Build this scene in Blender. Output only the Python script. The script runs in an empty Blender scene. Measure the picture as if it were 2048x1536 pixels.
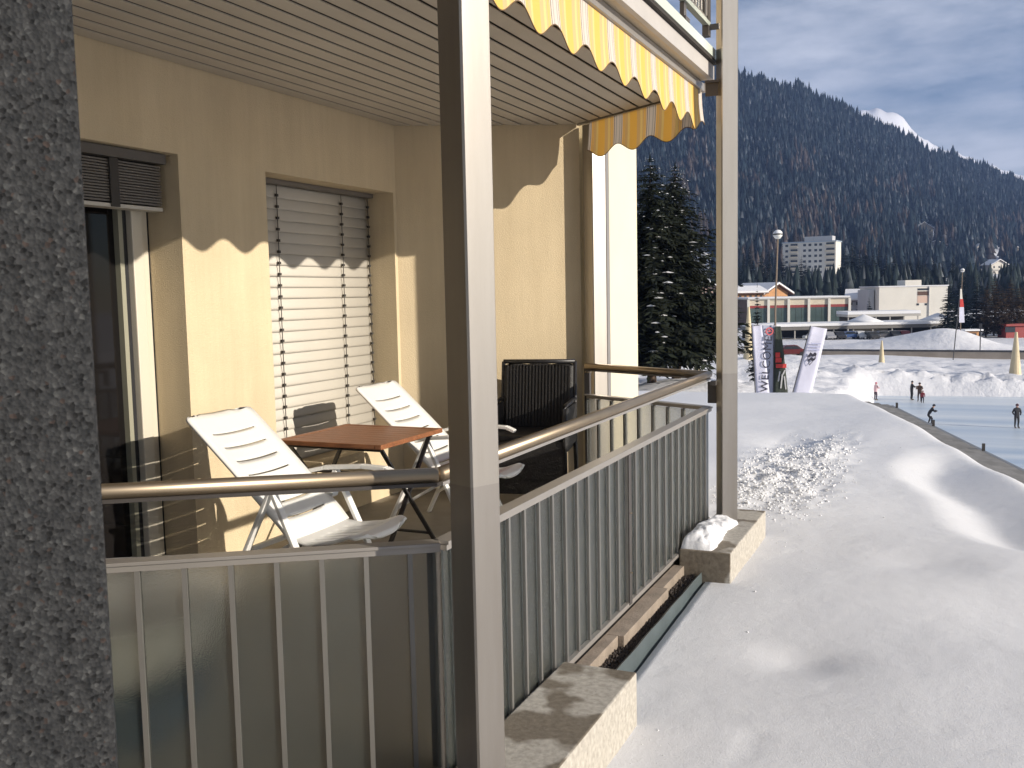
import bpy, bmesh, math, random
import numpy as np
from mathutils import Vector, Matrix, Euler

# ------------------------------------------------------------------ camera, world, sun, exposure
S = bpy.context.scene
COL = S.collection
EYE = 1.6
FPX, CX, CY = 1930.0, 1024.0, 768.0
_dn = np.array([419.0, 20700.0, FPX]); _dn /= np.linalg.norm(_dn)
_yy = -(_dn[0] * (1900 - CX) + _dn[2] * FPX) / _dn[1]
_Y = np.array([1900 - CX, _yy, FPX]); _Y /= np.linalg.norm(_Y)
_X = np.cross(_Y, -_dn)
RW = np.array([_X, _Y, -_dn])                      # camera (x right, y down, z forward) to world
CAMP = np.array([0.0, 0.0, EYE])

cam = bpy.data.cameras.new('camera')
cam.sensor_width = 36.0
cam.lens = FPX / 2048.0 * 36.0
cam.clip_start = 0.05
cam.clip_end = 12000.0
cam.dof.use_dof = True
cam.dof.focus_distance = 6.0
cam.dof.aperture_fstop = 30.0
camo = bpy.data.objects.new('camera', cam)
COL.objects.link(camo)
_r, _u, _f = RW @ np.array([1, 0, 0]), RW @ np.array([0, -1, 0]), RW @ np.array([0, 0, 1])
camo.matrix_world = Matrix(((_r[0], _u[0], -_f[0], 0), (_r[1], _u[1], -_f[1], 0),
                            (_r[2], _u[2], -_f[2], EYE), (0, 0, 0, 1)))
S.camera = camo

SUN_AZ, SUN_EL = math.radians(97.0), math.radians(17.5)
w = bpy.data.worlds.new('World'); S.world = w; w.use_nodes = True
nt = w.node_tree; nt.nodes.clear()
out = nt.nodes.new('ShaderNodeOutputWorld')
bg = nt.nodes.new('ShaderNodeBackground'); bg.inputs['Strength'].default_value = 0.06
sky = nt.nodes.new('ShaderNodeTexSky'); sky.sky_type = 'NISHITA'; sky.sun_disc = False
sky.sun_elevation = SUN_EL; sky.sun_rotation = SUN_AZ
sky.altitude = 1560; sky.air_density = 1.0; sky.dust_density = 0.6; sky.ozone_density = 1.6
tc = nt.nodes.new('ShaderNodeTexCoord')
mp = nt.nodes.new('ShaderNodeMapping'); mp.inputs['Scale'].default_value = (2.2, 2.2, 7.5)
nz = nt.nodes.new('ShaderNodeTexNoise'); nz.inputs['Scale'].default_value = 1.6
nz.inputs['Detail'].default_value = 7; nz.inputs['Roughness'].default_value = 0.58
rp = nt.nodes.new('ShaderNodeValToRGB')
rp.color_ramp.elements[0].position = 0.41; rp.color_ramp.elements[1].position = 0.66
rp.color_ramp.elements[1].color = (0.90, 0.90, 0.90, 1)
mx = nt.nodes.new('ShaderNodeMixRGB'); mx.inputs['Color2'].default_value = (11.0, 11.3, 12.4, 1)
for a, b in ((tc.outputs['Generated'], mp.inputs['Vector']), (mp.outputs['Vector'], nz.inputs['Vector']),
             (nz.outputs['Fac'], rp.inputs['Fac']), (rp.outputs['Color'], mx.inputs['Fac']),
             (sky.outputs['Color'], mx.inputs['Color1']), (mx.outputs['Color'], bg.inputs['Color']),
             (bg.outputs['Background'], out.inputs['Surface'])):
    nt.links.new(a, b)

sl = bpy.data.lights.new('sun', 'SUN'); sl.energy = 5.0; sl.angle = math.radians(0.53); sl.color = (1.0, 0.91, 0.78)
so = bpy.data.objects.new('sun', sl); COL.objects.link(so)
_sd = Vector((math.sin(SUN_AZ) * math.cos(SUN_EL), math.cos(SUN_AZ) * math.cos(SUN_EL), math.sin(SUN_EL)))
so.rotation_euler = _sd.to_track_quat('Z', 'Y').to_euler(); so.location = (20, 5, 20)

S.view_settings.view_transform = 'Standard'; S.view_settings.look = 'None'
S.view_settings.exposure = 0.28; S.view_settings.gamma = 1.0; S.view_settings.use_curve_mapping = False
S.render.engine = 'CYCLES'
S.cycles.use_denoising = True
S.cycles.max_bounces = 7; S.cycles.diffuse_bounces = 2; S.cycles.glossy_bounces = 3; S.cycles.transmission_bounces = 5
S.cycles.adaptive_threshold = 0.02
S.cycles.volume_bounces = 0; S.cycles.transparent_max_bounces = 8
S.cycles.sample_clamp_indirect = 4.0

rng = np.random.default_rng(7)
random.seed(7)

# ------------------------------------------------------------------ pixel helpers
def ray(px, py): return RW @ np.array([px - CX, py - CY, FPX])
def atd(px, py, d): return CAMP + ray(px, py) * (d / FPX)            # d = metres along the view axis
def onz(px, py, z):
    r = ray(px, py); return CAMP + r * ((z - EYE) / r[2])
def zat(px, d, py): return atd(px, py, d)[2]

# ------------------------------------------------------------------ object helpers
def link(name, me, mat=None, parent=None):
    o = bpy.data.objects.new(name, me)
    COL.objects.link(o)
    if mat is not None:
        ms = mat if isinstance(mat, (list, tuple)) else [mat]
        for m in ms: me.materials.append(m)
    if parent is not None: o.parent = parent
    return o

def tag(o, label, cat, group=None):
    o['label'] = label; o['category'] = cat
    if group: o['group'] = group
    return o

def thing(name, label, cat, loc=(0, 0, 0), rz=0.0, group=None):
    o = bpy.data.objects.new(name, None); COL.objects.link(o)
    o.empty_display_size = 0.2
    o.location = loc; o.rotation_euler = (0, 0, rz)
    return tag(o, label, cat, group)

def structure(o): o['kind'] = 'structure'; return o
def stuff(o): o['kind'] = 'stuff'; return o

def dup(root, loc, rz=0.0, label=None, scale=None, group=None):
    r = root.copy(); COL.objects.link(r); r.location = loc; r.rotation_euler = (0, 0, rz)
    if scale is not None: r.scale = scale if hasattr(scale, '__len__') else (scale,) * 3
    if label: r['label'] = label
    if group: r['group'] = group
    for ch in list(root.children):
        c = ch.copy(); COL.objects.link(c); c.parent = r
        for g in ch.children:
            d = g.copy(); COL.objects.link(d); d.parent = c
    return r

class MB:
    """collects shapes, then builds ONE mesh object"""
    def __init__(s): s.v = []; s.f = []; s.mi = []; s.cur = 0
    def add(s, vs, fs):
        b = len(s.v); s.v += [tuple(map(float, p)) for p in vs]
        s.f += [tuple(b + i for i in q) for q in fs]; s.mi += [s.cur] * len(fs); return s
    def box(s, x0, x1, y0, y1, z0, z1):
        vs = [(x, y, z) for z in (z0, z1) for y in (y0, y1) for x in (x0, x1)]
        return s.add(vs, [(0, 2, 3, 1), (4, 5, 7, 6), (0, 1, 5, 4), (2, 6, 7, 3), (0, 4, 6, 2), (1, 3, 7, 5)])
    def obox(s, c, ax, ay, az, hx, hy, hz):
        c, ax, ay, az = (np.array(q, float) for q in (c, ax, ay, az))
        vs = [c + ax * i * hx + ay * j * hy + az * k * hz for k in (-1, 1) for j in (-1, 1) for i in (-1, 1)]
        return s.add(vs, [(0, 2, 3, 1), (4, 5, 7, 6), (0, 1, 5, 4), (2, 6, 7, 3), (0, 4, 6, 2), (1, 3, 7, 5)])
    def bar(s, p, q, wid, thk, up=(0, 0, 1)):
        p = np.array(p, float); q = np.array(q, float); d = q - p; L = np.linalg.norm(d); d /= L
        u = np.array(up, float); a = np.cross(d, u); a /= np.linalg.norm(a); b = np.cross(a, d)
        return s.obox((p + q) / 2, d, a, b, L / 2, wid / 2, thk / 2)
    def tube(s, pts, r, n=10, cap=True):
        pts = [np.array(p, float) for p in pts]; rs = r if hasattr(r, '__len__') else [r] * len(pts)
        rings = []; b0 = len(s.v); vs = []
        for i, p in enumerate(pts):
            d = (pts[min(i + 1, len(pts) - 1)] - pts[max(i - 1, 0)]); d /= np.linalg.norm(d)
            ref = np.array((0, 0, 1.0)) if abs(d[2]) < 0.9 else np.array((0, 1.0, 0))
            a = np.cross(d, ref); a /= np.linalg.norm(a); b = np.cross(d, a)
            for k in range(n):
                t = 2 * math.pi * k / n; vs.append(p + rs[i] * (a * math.cos(t) + b * math.sin(t)))
        fs = []
        for i in range(len(pts) - 1):
            for k in range(n):
                k2 = (k + 1) % n; fs.append((i * n + k, i * n + k2, (i + 1) * n + k2, (i + 1) * n + k))
        if cap:
            fs.append(tuple(range(n - 1, -1, -1))); fs.append(tuple((len(pts) - 1) * n + k for k in range(n)))
        return s.add(vs, fs)
    def lathe(s, prof, c=(0, 0, 0), n=16):
        c = np.array(c, float); vs = []; fs = []
        for (r, z) in prof:
            for k in range(n):
                t = 2 * math.pi * k / n; vs.append(c + np.array((r * math.cos(t), r * math.sin(t), z)))
        for i in range(len(prof) - 1):
            for k in range(n):
                k2 = (k + 1) % n; fs.append((i * n + k, i * n + k2, (i + 1) * n + k2, (i + 1) * n + k))
        fs.append(tuple(range(n - 1, -1, -1))); fs.append(tuple((len(prof) - 1) * n + k for k in range(n)))
        return s.add(vs, fs)
    def prism(s, poly, z0, z1):
        n = len(poly)
        vs = [(p[0], p[1], z0) for p in poly] + [(p[0], p[1], z1) for p in poly]
        fs = [tuple(range(n - 1, -1, -1)), tuple(range(n, 2 * n))]
        fs += [(i, (i + 1) % n, n + (i + 1) % n, n + i) for i in range(n)]
        return s.add(vs, fs)
    def build(s, name, mat, parent=None, smooth=False, bevel=0.0, loc=None):
        me = bpy.data.meshes.new(name); me.from_pydata(s.v, [], s.f); me.update()
        o = link(name, me, mat, parent)
        if any(s.mi): me.polygons.foreach_set('material_index', s.mi)
        fix_normals(me)
        if smooth:
            me.polygons.foreach_set('use_smooth', [True] * len(me.polygons))
        if bevel > 0:
            m = o.modifiers.new('bevel', 'BEVEL'); m.width = bevel; m.segments = 2; m.limit_method = 'ANGLE'
            m.angle_limit = math.radians(40)
        if loc is not None: o.location = loc
        return o

def fix_normals(me):
    bm = bmesh.new(); bm.from_mesh(me); bmesh.ops.recalc_face_normals(bm, faces=bm.faces); bm.to_mesh(me); bm.free()

def tri_mesh(name, V, F):
    """V (n,3), F (m,3) numpy: fast mesh"""
    me = bpy.data.meshes.new(name)
    me.vertices.add(len(V)); me.vertices.foreach_set('co', np.ascontiguousarray(V, np.float32).ravel())
    k = F.shape[1]
    me.loops.add(len(F) * k); me.loops.foreach_set('vertex_index', np.ascontiguousarray(F, np.int32).ravel())
    me.polygons.add(len(F)); me.polygons.foreach_set('loop_start', np.arange(len(F), dtype=np.int32) * k)
    me.update(calc_edges=True)
    return me

def grid_mesh(name, P, keep=None):
    """P (ny,nx,3)"""
    ny, nx = P.shape[:2]
    i, j = np.meshgrid(np.arange(ny - 1), np.arange(nx - 1), indexing='ij')
    a = (i * nx + j).ravel()
    F = np.stack([a, a + 1, a + nx + 1, a + nx], 1)
    if keep is not None: F = F[keep.ravel()]
    me = tri_mesh(name, P.reshape(-1, 3), F)
    me.polygons.foreach_set('use_smooth', [True] * len(me.polygons))
    return me

# numpy value noise
_perm = np.random.default_rng(3).random((256, 256))
def vnoise(x, y):
    xi = np.floor(x).astype(int); yi = np.floor(y).astype(int)
    fx = x - xi; fy = y - yi; fx = fx * fx * (3 - 2 * fx); fy = fy * fy * (3 - 2 * fy)
    g = lambda a, b: _perm[a % 256, b % 256]
    return (g(xi, yi) * (1 - fx) + g(xi + 1, yi) * fx) * (1 - fy) + (g(xi, yi + 1) * (1 - fx) + g(xi + 1, yi + 1) * fx) * fy
def fbm(x, y, o=5, gain=0.5):
    s = 0; a = 1; n = 0
    for k in range(o):
        s = s + a * (vnoise(x * 2 ** k + 13.7 * k, y * 2 ** k + 7.1 * k) - 0.5); n += a; a *= gain
    return s / n * 2
def sstep(a, b, x):
    t = np.clip((x - a) / (b - a), 0, 1); return t * t * (3 - 2 * t)

# ------------------------------------------------------------------ materials
def newmat(name):
    m = bpy.data.materials.new(name); m.use_nodes = True
    return m, m.node_tree, m.node_tree.nodes['Principled BSDF']

def M(name, col, rough=0.6, metal=0.0, var=0.0, vscale=4.0, bump=0.0, bscale=60.0, spec=0.5, col2=None, detail=5, mapscale=None):
    m, t, p = newmat(name)
    p.inputs['Base Color'].default_value = (*col, 1); p.inputs['Roughness'].default_value = rough
    p.inputs['Metallic'].default_value = metal; p.inputs['Specular IOR Level'].default_value = spec
    tcn = t.nodes.new('ShaderNodeTexCoord'); vec = tcn.outputs['Object']
    if mapscale is not None:
        mpn = t.nodes.new('ShaderNodeMapping'); mpn.inputs['Scale'].default_value = mapscale
        t.links.new(vec, mpn.inputs['Vector']); vec = mpn.outputs['Vector']
    if var > 0 or col2 is not None:
        n = t.nodes.new('ShaderNodeTexNoise'); n.inputs['Scale'].default_value = vscale; n.inputs['Detail'].default_value = detail
        t.links.new(vec, n.inputs['Vector'])
        r = t.nodes.new('ShaderNodeValToRGB')
        c2 = col2 if col2 is not None else tuple(c * (1 - var) for c in col)
        c1 = col if col2 is not None else tuple(min(1, c * (1 + var * 0.6)) for c in col)
        r.color_ramp.elements[0].position = 0.32; r.color_ramp.elements[0].color = (*c2, 1)
        r.color_ramp.elements[1].position = 0.68; r.color_ramp.elements[1].color = (*c1, 1)
        t.links.new(n.outputs['Fac'], r.inputs['Fac']); t.links.new(r.outputs['Color'], p.inputs['Base Color'])
    if bump > 0:
        n2 = t.nodes.new('ShaderNodeTexNoise'); n2.inputs['Scale'].default_value = bscale; n2.inputs['Detail'].default_value = 4
        b = t.nodes.new('ShaderNodeBump'); b.inputs['Strength'].default_value = 1.0; b.inputs['Distance'].default_value = bump
        t.links.new(vec, n2.inputs['Vector']); t.links.new(n2.outputs['Fac'], b.inputs['Height'])
        t.links.new(b.outputs['Normal'], p.inputs['Normal'])
    return m

render_wall = M('render_cream', (0.65, 0.535, 0.36), 0.9, var=0.07, vscale=1.7, bump=0.004, bscale=140, spec=0.2)
def weather(m, amt):
    t = m.node_tree; p = t.nodes['Principled BSDF']; src = p.inputs['Base Color'].links[0].from_socket
    tcn = t.nodes.new('ShaderNodeTexCoord'); mpn = t.nodes.new('ShaderNodeMapping'); mpn.inputs['Scale'].default_value = (3.5, 3.5, 0.3)
    n = t.nodes.new('ShaderNodeTexNoise'); n.inputs['Scale'].default_value = 2.2; n.inputs['Detail'].default_value = 7; n.inputs['Roughness'].default_value = 0.65
    r = t.nodes.new('ShaderNodeValToRGB'); r.color_ramp.elements[0].position = 0.30; r.color_ramp.elements[0].color = (1 - amt, 1 - amt * 1.1, 1 - amt * 1.25, 1); r.color_ramp.elements[1].position = 0.62; r.color_ramp.elements[1].color = (1, 1, 1, 1)
    mu = t.nodes.new('ShaderNodeMixRGB'); mu.blend_type = 'MULTIPLY'; mu.inputs['Fac'].default_value = 1
    t.links.new(tcn.outputs['Object'], mpn.inputs[0]); t.links.new(mpn.outputs[0], n.inputs['Vector']); t.links.new(n.outputs['Fac'], r.inputs['Fac'])
    t.links.new(src, mu.inputs['Color1']); t.links.new(r.outputs['Color'], mu.inputs['Color2']); t.links.new(mu.outputs['Color'], p.inputs['Base Color'])
weather(render_wall, 0.10)
white_wall = M('render_pale', (0.72, 0.65, 0.49), 0.9, var=0.05, vscale=1.5, bump=0.003, bscale=140, spec=0.2)
board_mat = M('soffit_board', (0.52, 0.465, 0.385), 0.55, var=0.06, vscale=3, bump=0.0006, bscale=220)
dark_gap = M('dark_gap', (0.035, 0.028, 0.022), 0.8)
steel_up = M('column_steel', (0.42, 0.39, 0.355), 0.35, metal=0.9, var=0.08, vscale=3, bump=0.0001, bscale=300, mapscale=(1, 1, 0.2))
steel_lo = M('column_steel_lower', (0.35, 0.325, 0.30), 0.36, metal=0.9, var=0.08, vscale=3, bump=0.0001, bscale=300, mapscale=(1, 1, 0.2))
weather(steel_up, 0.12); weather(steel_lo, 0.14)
rail_steel = M('rail_steel', (0.35, 0.28, 0.20), 0.38, metal=0.9, var=0.08, vscale=6)
dark_steel = M('dark_steel', (0.10, 0.09, 0.085), 0.5, metal=0.5)
alu = M('aluminium_profile', (0.36, 0.335, 0.31), 0.45, metal=0.5, var=0.05)
mullion_mat = M('mullion_grey', (0.23, 0.22, 0.205), 0.45, metal=0.5, var=0.06)
fascia_mat = M('fascia_grey', (0.46, 0.43, 0.40), 0.6, var=0.06)
blind_mat = M('blind_slat', (0.54, 0.505, 0.44), 0.55, var=0.04, vscale=2)
blind_shaded = M('blind_slat_shaded', (0.13, 0.115, 0.10), 0.5)  # same slats as the window blind, their shade put into the colour
cord_mat = M('cord_dark', (0.05, 0.045, 0.04), 0.8)
plastic_white = M('plastic_white', (0.80, 0.79, 0.76), 0.35, var=0.03, vscale=3)
teak = M('teak', (0.27, 0.105, 0.042), 0.45, var=0.35, vscale=9, mapscale=(1, 9, 9), bump=0.0008, bscale=80)
black_frame = M('black_frame', (0.022, 0.021, 0.022), 0.4)
rattan_mat = M('rattan', (0.020, 0.018, 0.017), 0.55, var=0.3, vscale=40, bump=0.004, bscale=90)
floor_mat = M('floor_tile', (0.27, 0.24, 0.20), 0.7, var=0.15, vscale=5, bump=0.002, bscale=60)
door_frame_mat = M('door_frame', (0.62, 0.57, 0.47), 0.4)
door_wood = M('door_wood', (0.16, 0.085, 0.04), 0.45, var=0.2, vscale=6, mapscale=(6, 6, 1))
rubber = M('gasket', (0.015, 0.015, 0.017), 0.6)
door_glass = M('door_glass', (0.010, 0.009, 0.009), 0.05, spec=0.3)
red_cloth = M('red_cloth', (0.42, 0.02, 0.02), 0.8, var=0.15)
blue_plastic = M('blue_plastic', (0.018, 0.06, 0.12), 0.5)
edging_mat = M('edging_sheet', (0.075, 0.095, 0.10), 0.55, var=0.15, vscale=5)
paver_mat = M('paver', (0.30, 0.245, 0.195), 0.9, var=0.2, vscale=9, bump=0.004, bscale=90)
gravel_mat = M('gravel', (0.045, 0.035, 0.03), 0.9, var=0.6, vscale=60)

def concrete_mat():
    m, t, p = newmat('block_concrete')
    tcn = t.nodes.new('ShaderNodeTexCoord')
    n1 = t.nodes.new('ShaderNodeTexNoise'); n1.inputs['Scale'].default_value = 2.3; n1.inputs['Detail'].default_value = 3
    n2 = t.nodes.new('ShaderNodeTexNoise'); n2.inputs['Scale'].default_value = 40; n2.inputs['Detail'].default_value = 6
    n3 = t.nodes.new('ShaderNodeTexVoronoi'); n3.inputs['Scale'].default_value = 38
    for n in (n1, n2, n3): t.links.new(tcn.outputs['Object'], n.inputs['Vector'])
    base = t.nodes.new('ShaderNodeValToRGB')
    base.color_ramp.elements[0].position = 0.35; base.color_ramp.elements[0].color = (0.36, 0.33, 0.285, 1)
    base.color_ramp.elements[1].position = 0.7; base.color_ramp.elements[1].color = (0.51, 0.475, 0.415, 1)
    t.links.new(n2.outputs['Fac'], base.inputs['Fac'])
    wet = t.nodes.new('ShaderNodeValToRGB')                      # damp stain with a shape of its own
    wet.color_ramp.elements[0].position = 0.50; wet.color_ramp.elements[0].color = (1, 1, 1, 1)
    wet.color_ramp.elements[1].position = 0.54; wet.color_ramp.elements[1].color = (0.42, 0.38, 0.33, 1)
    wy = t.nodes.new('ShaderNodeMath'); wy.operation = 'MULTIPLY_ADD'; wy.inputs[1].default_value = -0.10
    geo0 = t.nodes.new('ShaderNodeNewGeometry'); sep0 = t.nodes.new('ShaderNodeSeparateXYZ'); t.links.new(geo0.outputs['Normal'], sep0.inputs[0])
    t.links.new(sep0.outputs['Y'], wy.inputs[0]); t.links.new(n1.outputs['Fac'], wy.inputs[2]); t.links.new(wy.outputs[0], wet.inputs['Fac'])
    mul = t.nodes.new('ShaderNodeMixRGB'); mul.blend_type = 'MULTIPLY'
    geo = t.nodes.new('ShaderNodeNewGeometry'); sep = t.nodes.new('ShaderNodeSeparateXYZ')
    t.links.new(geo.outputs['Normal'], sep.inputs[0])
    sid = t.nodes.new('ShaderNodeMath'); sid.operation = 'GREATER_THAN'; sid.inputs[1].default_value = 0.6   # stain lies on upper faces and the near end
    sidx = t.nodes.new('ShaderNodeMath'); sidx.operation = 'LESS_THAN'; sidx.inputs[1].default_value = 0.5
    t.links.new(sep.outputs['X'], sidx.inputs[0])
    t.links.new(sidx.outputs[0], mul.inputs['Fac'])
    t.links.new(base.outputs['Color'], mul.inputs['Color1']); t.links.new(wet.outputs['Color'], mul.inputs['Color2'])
    pit = t.nodes.new('ShaderNodeValToRGB'); pit.color_ramp.elements[0].position = 0.06; pit.color_ramp.elements[0].color = (0.35, 0.32, 0.28, 1)
    pit.color_ramp.elements[1].position = 0.16; pit.color_ramp.elements[1].color = (1, 1, 1, 1)
    t.links.new(n3.outputs['Distance'], pit.inputs['Fac'])
    mul2 = t.nodes.new('ShaderNodeMixRGB'); mul2.blend_type = 'MULTIPLY'; mul2.inputs['Fac'].default_value = 0.45
    t.links.new(mul.outputs['Color'], mul2.inputs['Color1']); t.links.new(pit.outputs['Color'], mul2.inputs['Color2'])
    t.links.new(mul2.outputs['Color'], p.inputs['Base Color']); p.inputs['Roughness'].default_value = 0.85
    b = t.nodes.new('ShaderNodeBump'); b.inputs['Distance'].default_value = 0.002; t.links.new(n2.outputs['Fac'], b.inputs['Height'])
    t.links.new(b.outputs['Normal'], p.inputs['Normal'])
    return m
block_mat = concrete_mat()

def aggregate_mat():
    m, t, p = newmat('aggregate_concrete')
    tcn = t.nodes.new('ShaderNodeTexCoord')
    def vor(scale):
        v = t.nodes.new('ShaderNodeTexVoronoi'); v.inputs['Scale'].default_value = scale
        t.links.new(tcn.outputs['Object'], v.inputs['Vector']); return v
    v1 = vor(330); v2 = vor(70)
    n = t.nodes.new('ShaderNodeTexNoise'); n.inputs['Scale'].default_value = 160; n.inputs['Detail'].default_value = 6
    t.links.new(tcn.outputs['Object'], n.inputs['Vector'])
    base = t.nodes.new('ShaderNodeValToRGB')  # very dark, cool tones: the pillar's shade is put into the colour
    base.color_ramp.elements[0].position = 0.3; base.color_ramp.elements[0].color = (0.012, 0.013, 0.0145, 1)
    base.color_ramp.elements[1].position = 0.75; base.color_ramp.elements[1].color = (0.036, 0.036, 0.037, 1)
    t.links.new(n.outputs['Fac'], base.inputs['Fac'])
    hsv = t.nodes.new('ShaderNodeSeparateColor'); t.links.new(v1.outputs['Color'], hsv.inputs[0])
    grain = t.nodes.new('ShaderNodeValToRGB'); r = grain.color_ramp; r.interpolation = 'CONSTANT'
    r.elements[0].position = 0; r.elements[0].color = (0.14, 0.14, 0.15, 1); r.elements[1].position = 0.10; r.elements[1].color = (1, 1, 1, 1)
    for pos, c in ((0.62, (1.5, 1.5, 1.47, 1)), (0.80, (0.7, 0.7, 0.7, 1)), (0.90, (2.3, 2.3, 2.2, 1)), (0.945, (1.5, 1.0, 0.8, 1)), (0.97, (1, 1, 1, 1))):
        e = r.elements.new(pos); e.color = c
    t.links.new(hsv.outputs[0], grain.inputs['Fac'])
    mul = t.nodes.new('ShaderNodeMixRGB'); mul.blend_type = 'MULTIPLY'; mul.inputs['Fac'].default_value = 0.8
    t.links.new(base.outputs['Color'], mul.inputs['Color1']); t.links.new(grain.outputs['Color'], mul.inputs['Color2'])
    # a few larger pebbles
    s2 = t.nodes.new('ShaderNodeSeparateColor'); t.links.new(v2.outputs['Color'], s2.inputs[0])
    pick = t.nodes.new('ShaderNodeMath'); pick.operation = 'GREATER_THAN'; pick.inputs[1].default_value = 2.0
    t.links.new(s2.outputs[1], pick.inputs[0])
    near = t.nodes.new('ShaderNodeMath'); near.operation = 'LESS_THAN'; near.inputs[1].default_value = 0.34
    t.links.new(v2.outputs['Distance'], near.inputs[0])
    both = t.nodes.new('ShaderNodeMath'); both.operation = 'MULTIPLY'
    t.links.new(pick.outputs[0], both.inputs[0]); t.links.new(near.outputs[0], both.inputs[1])
    peb = t.nodes.new('ShaderNodeMixRGB'); peb.inputs['Color2'].default_value = (0.075, 0.073, 0.064, 1)
    t.links.new(both.outputs[0], peb.inputs['Fac']); t.links.new(mul.outputs['Color'], peb.inputs['Color1'])
    t.links.new(peb.outputs['Color'], p.inputs['Base Color']); p.inputs['Roughness'].default_value = 0.8
    p.inputs['Specular IOR Level'].default_value = 0.25
    b = t.nodes.new('ShaderNodeBump'); b.inputs['Distance'].default_value = 0.0015
    t.links.new(v1.outputs['Distance'], b.inputs['Height']); t.links.new(b.outputs['Normal'], p.inputs['Normal'])
    return m
aggregate = aggregate_mat()

def frosted_mat():
    m = bpy.data.materials.new('frosted_glass'); m.use_nodes = True; t = m.node_tree; t.nodes.clear()
    o = t.nodes.new('ShaderNodeOutputMaterial')
    rf = t.nodes.new('ShaderNodeBsdfRefraction'); rf.inputs["Roughness"].default_value = 0.12; rf.inputs['IOR'].default_value = 1.4
    rf.inputs['Color'].default_value = (0.93, 0.92, 0.88, 1)
    tl = t.nodes.new('ShaderNodeBsdfTranslucent'); tl.inputs['Color'].default_value = (0.58, 0.59, 0.55, 1)
    df = t.nodes.new('ShaderNodeBsdfDiffuse'); df.inputs['Color'].default_value = (0.085, 0.112, 0.118, 1)
    gl = t.nodes.new('ShaderNodeBsdfGlossy'); gl.inputs['Roughness'].default_value = 0.28; gl.inputs['Color'].default_value = (0.9, 0.95, 1, 1)
    m1 = t.nodes.new('ShaderNodeMixShader'); m1.inputs[0].default_value = 0.42
    m2 = t.nodes.new('ShaderNodeMixShader'); m2.inputs[0].default_value = 0.24
    m3 = t.nodes.new('ShaderNodeMixShader')
    fr = t.nodes.new('ShaderNodeFresnel'); fr.inputs['IOR'].default_value = 1.35
    tcn = t.nodes.new('ShaderNodeTexCoord'); n = t.nodes.new('ShaderNodeTexNoise'); n.inputs['Scale'].default_value = 260; n.inputs['Detail'].default_value = 2
    b = t.nodes.new('ShaderNodeBump'); b.inputs['Distance'].default_value = 0.0012
    t.links.new(tcn.outputs['Object'], n.inputs['Vector']); t.links.new(n.outputs['Fac'], b.inputs['Height'])
    for q in (rf, df, gl): t.links.new(b.outputs['Normal'], q.inputs['Normal'])
    t.links.new(tl.outputs[0], m1.inputs[1]); t.links.new(df.outputs[0], m1.inputs[2])
    t.links.new(rf.outputs[0], m2.inputs[1]); t.links.new(m1.outputs[0], m2.inputs[2])
    t.links.new(fr.outputs[0], m3.inputs[0]); t.links.new(m2.outputs[0], m3.inputs[1]); t.links.new(gl.outputs[0], m3.inputs[2])
    t.links.new(m3.outputs[0], o.inputs['Surface'])
    return m
frosted = frosted_mat()

def stripe_mat():
    m = bpy.data.materials.new('awning_stripes'); m.use_nodes = True; t = m.node_tree; t.nodes.clear()
    o = t.nodes.new('ShaderNodeOutputMaterial')
    uv = t.nodes.new('ShaderNodeUVMap'); uv.uv_map = 'uv'
    sp = t.nodes.new('ShaderNodeSeparateXYZ'); t.links.new(uv.outputs[0], sp.inputs[0])
    fr = t.nodes.new('ShaderNodeMath'); fr.operation = 'FRACT'; t.links.new(sp.outputs[0], fr.inputs[0])
    r = t.nodes.new('ShaderNodeValToRGB'); r.color_ramp.interpolation = 'CONSTANT'
    yel = (0.90, 0.58, 0.17, 1); dk = (0.20, 0.12, 0.06, 1); wh = (0.74, 0.67, 0.60, 1); tan = (0.76, 0.54, 0.28, 1); lg = (0.86, 0.66, 0.30, 1)
    gr = (0.55, 0.50, 0.45, 1)
    seq = [(0.0, wh), (0.05, gr), (0.075, wh), (0.12, dk), (0.132, wh), (0.155, yel), (0.18, tan), (0.21, yel), (0.225, tan), (0.31, lg), (0.37, yel), (0.58, tan),
           (0.68, lg), (0.75, tan), (0.79, yel), (0.815, tan), (0.84, yel), (0.86, wh), (0.882, dk), (0.895, wh), (0.94, gr), (0.965, wh)]
    els = r.color_ramp.elements
    els[0].position = 0; els[0].color = wh; els[1].position = seq[1][0]; els[1].color = seq[1][1]
    for pos, c in seq[2:]:
        e = els.new(pos); e.color = c
    t.links.new(fr.outputs[0], r.inputs['Fac'])
    df = t.nodes.new('ShaderNodeBsdfDiffuse'); tl = t.nodes.new('ShaderNodeBsdfTranslucent')
    gm = t.nodes.new('ShaderNodeGamma'); gm.inputs['Gamma'].default_value = 1.5
    t.links.new(r.outputs['Color'], df.inputs['Color']); t.links.new(r.outputs['Color'], gm.inputs['Color']); t.links.new(gm.outputs[0], tl.inputs['Color'])
    mxs = t.nodes.new('ShaderNodeMixShader'); mxs.inputs[0].default_value = 0.28
    t.links.new(df.outputs[0], mxs.inputs[1]); t.links.new(tl.outputs[0], mxs.inputs[2]); t.links.new(mxs.outputs[0], o.inputs['Surface'])
    return m
awning_mat = stripe_mat()

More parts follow.
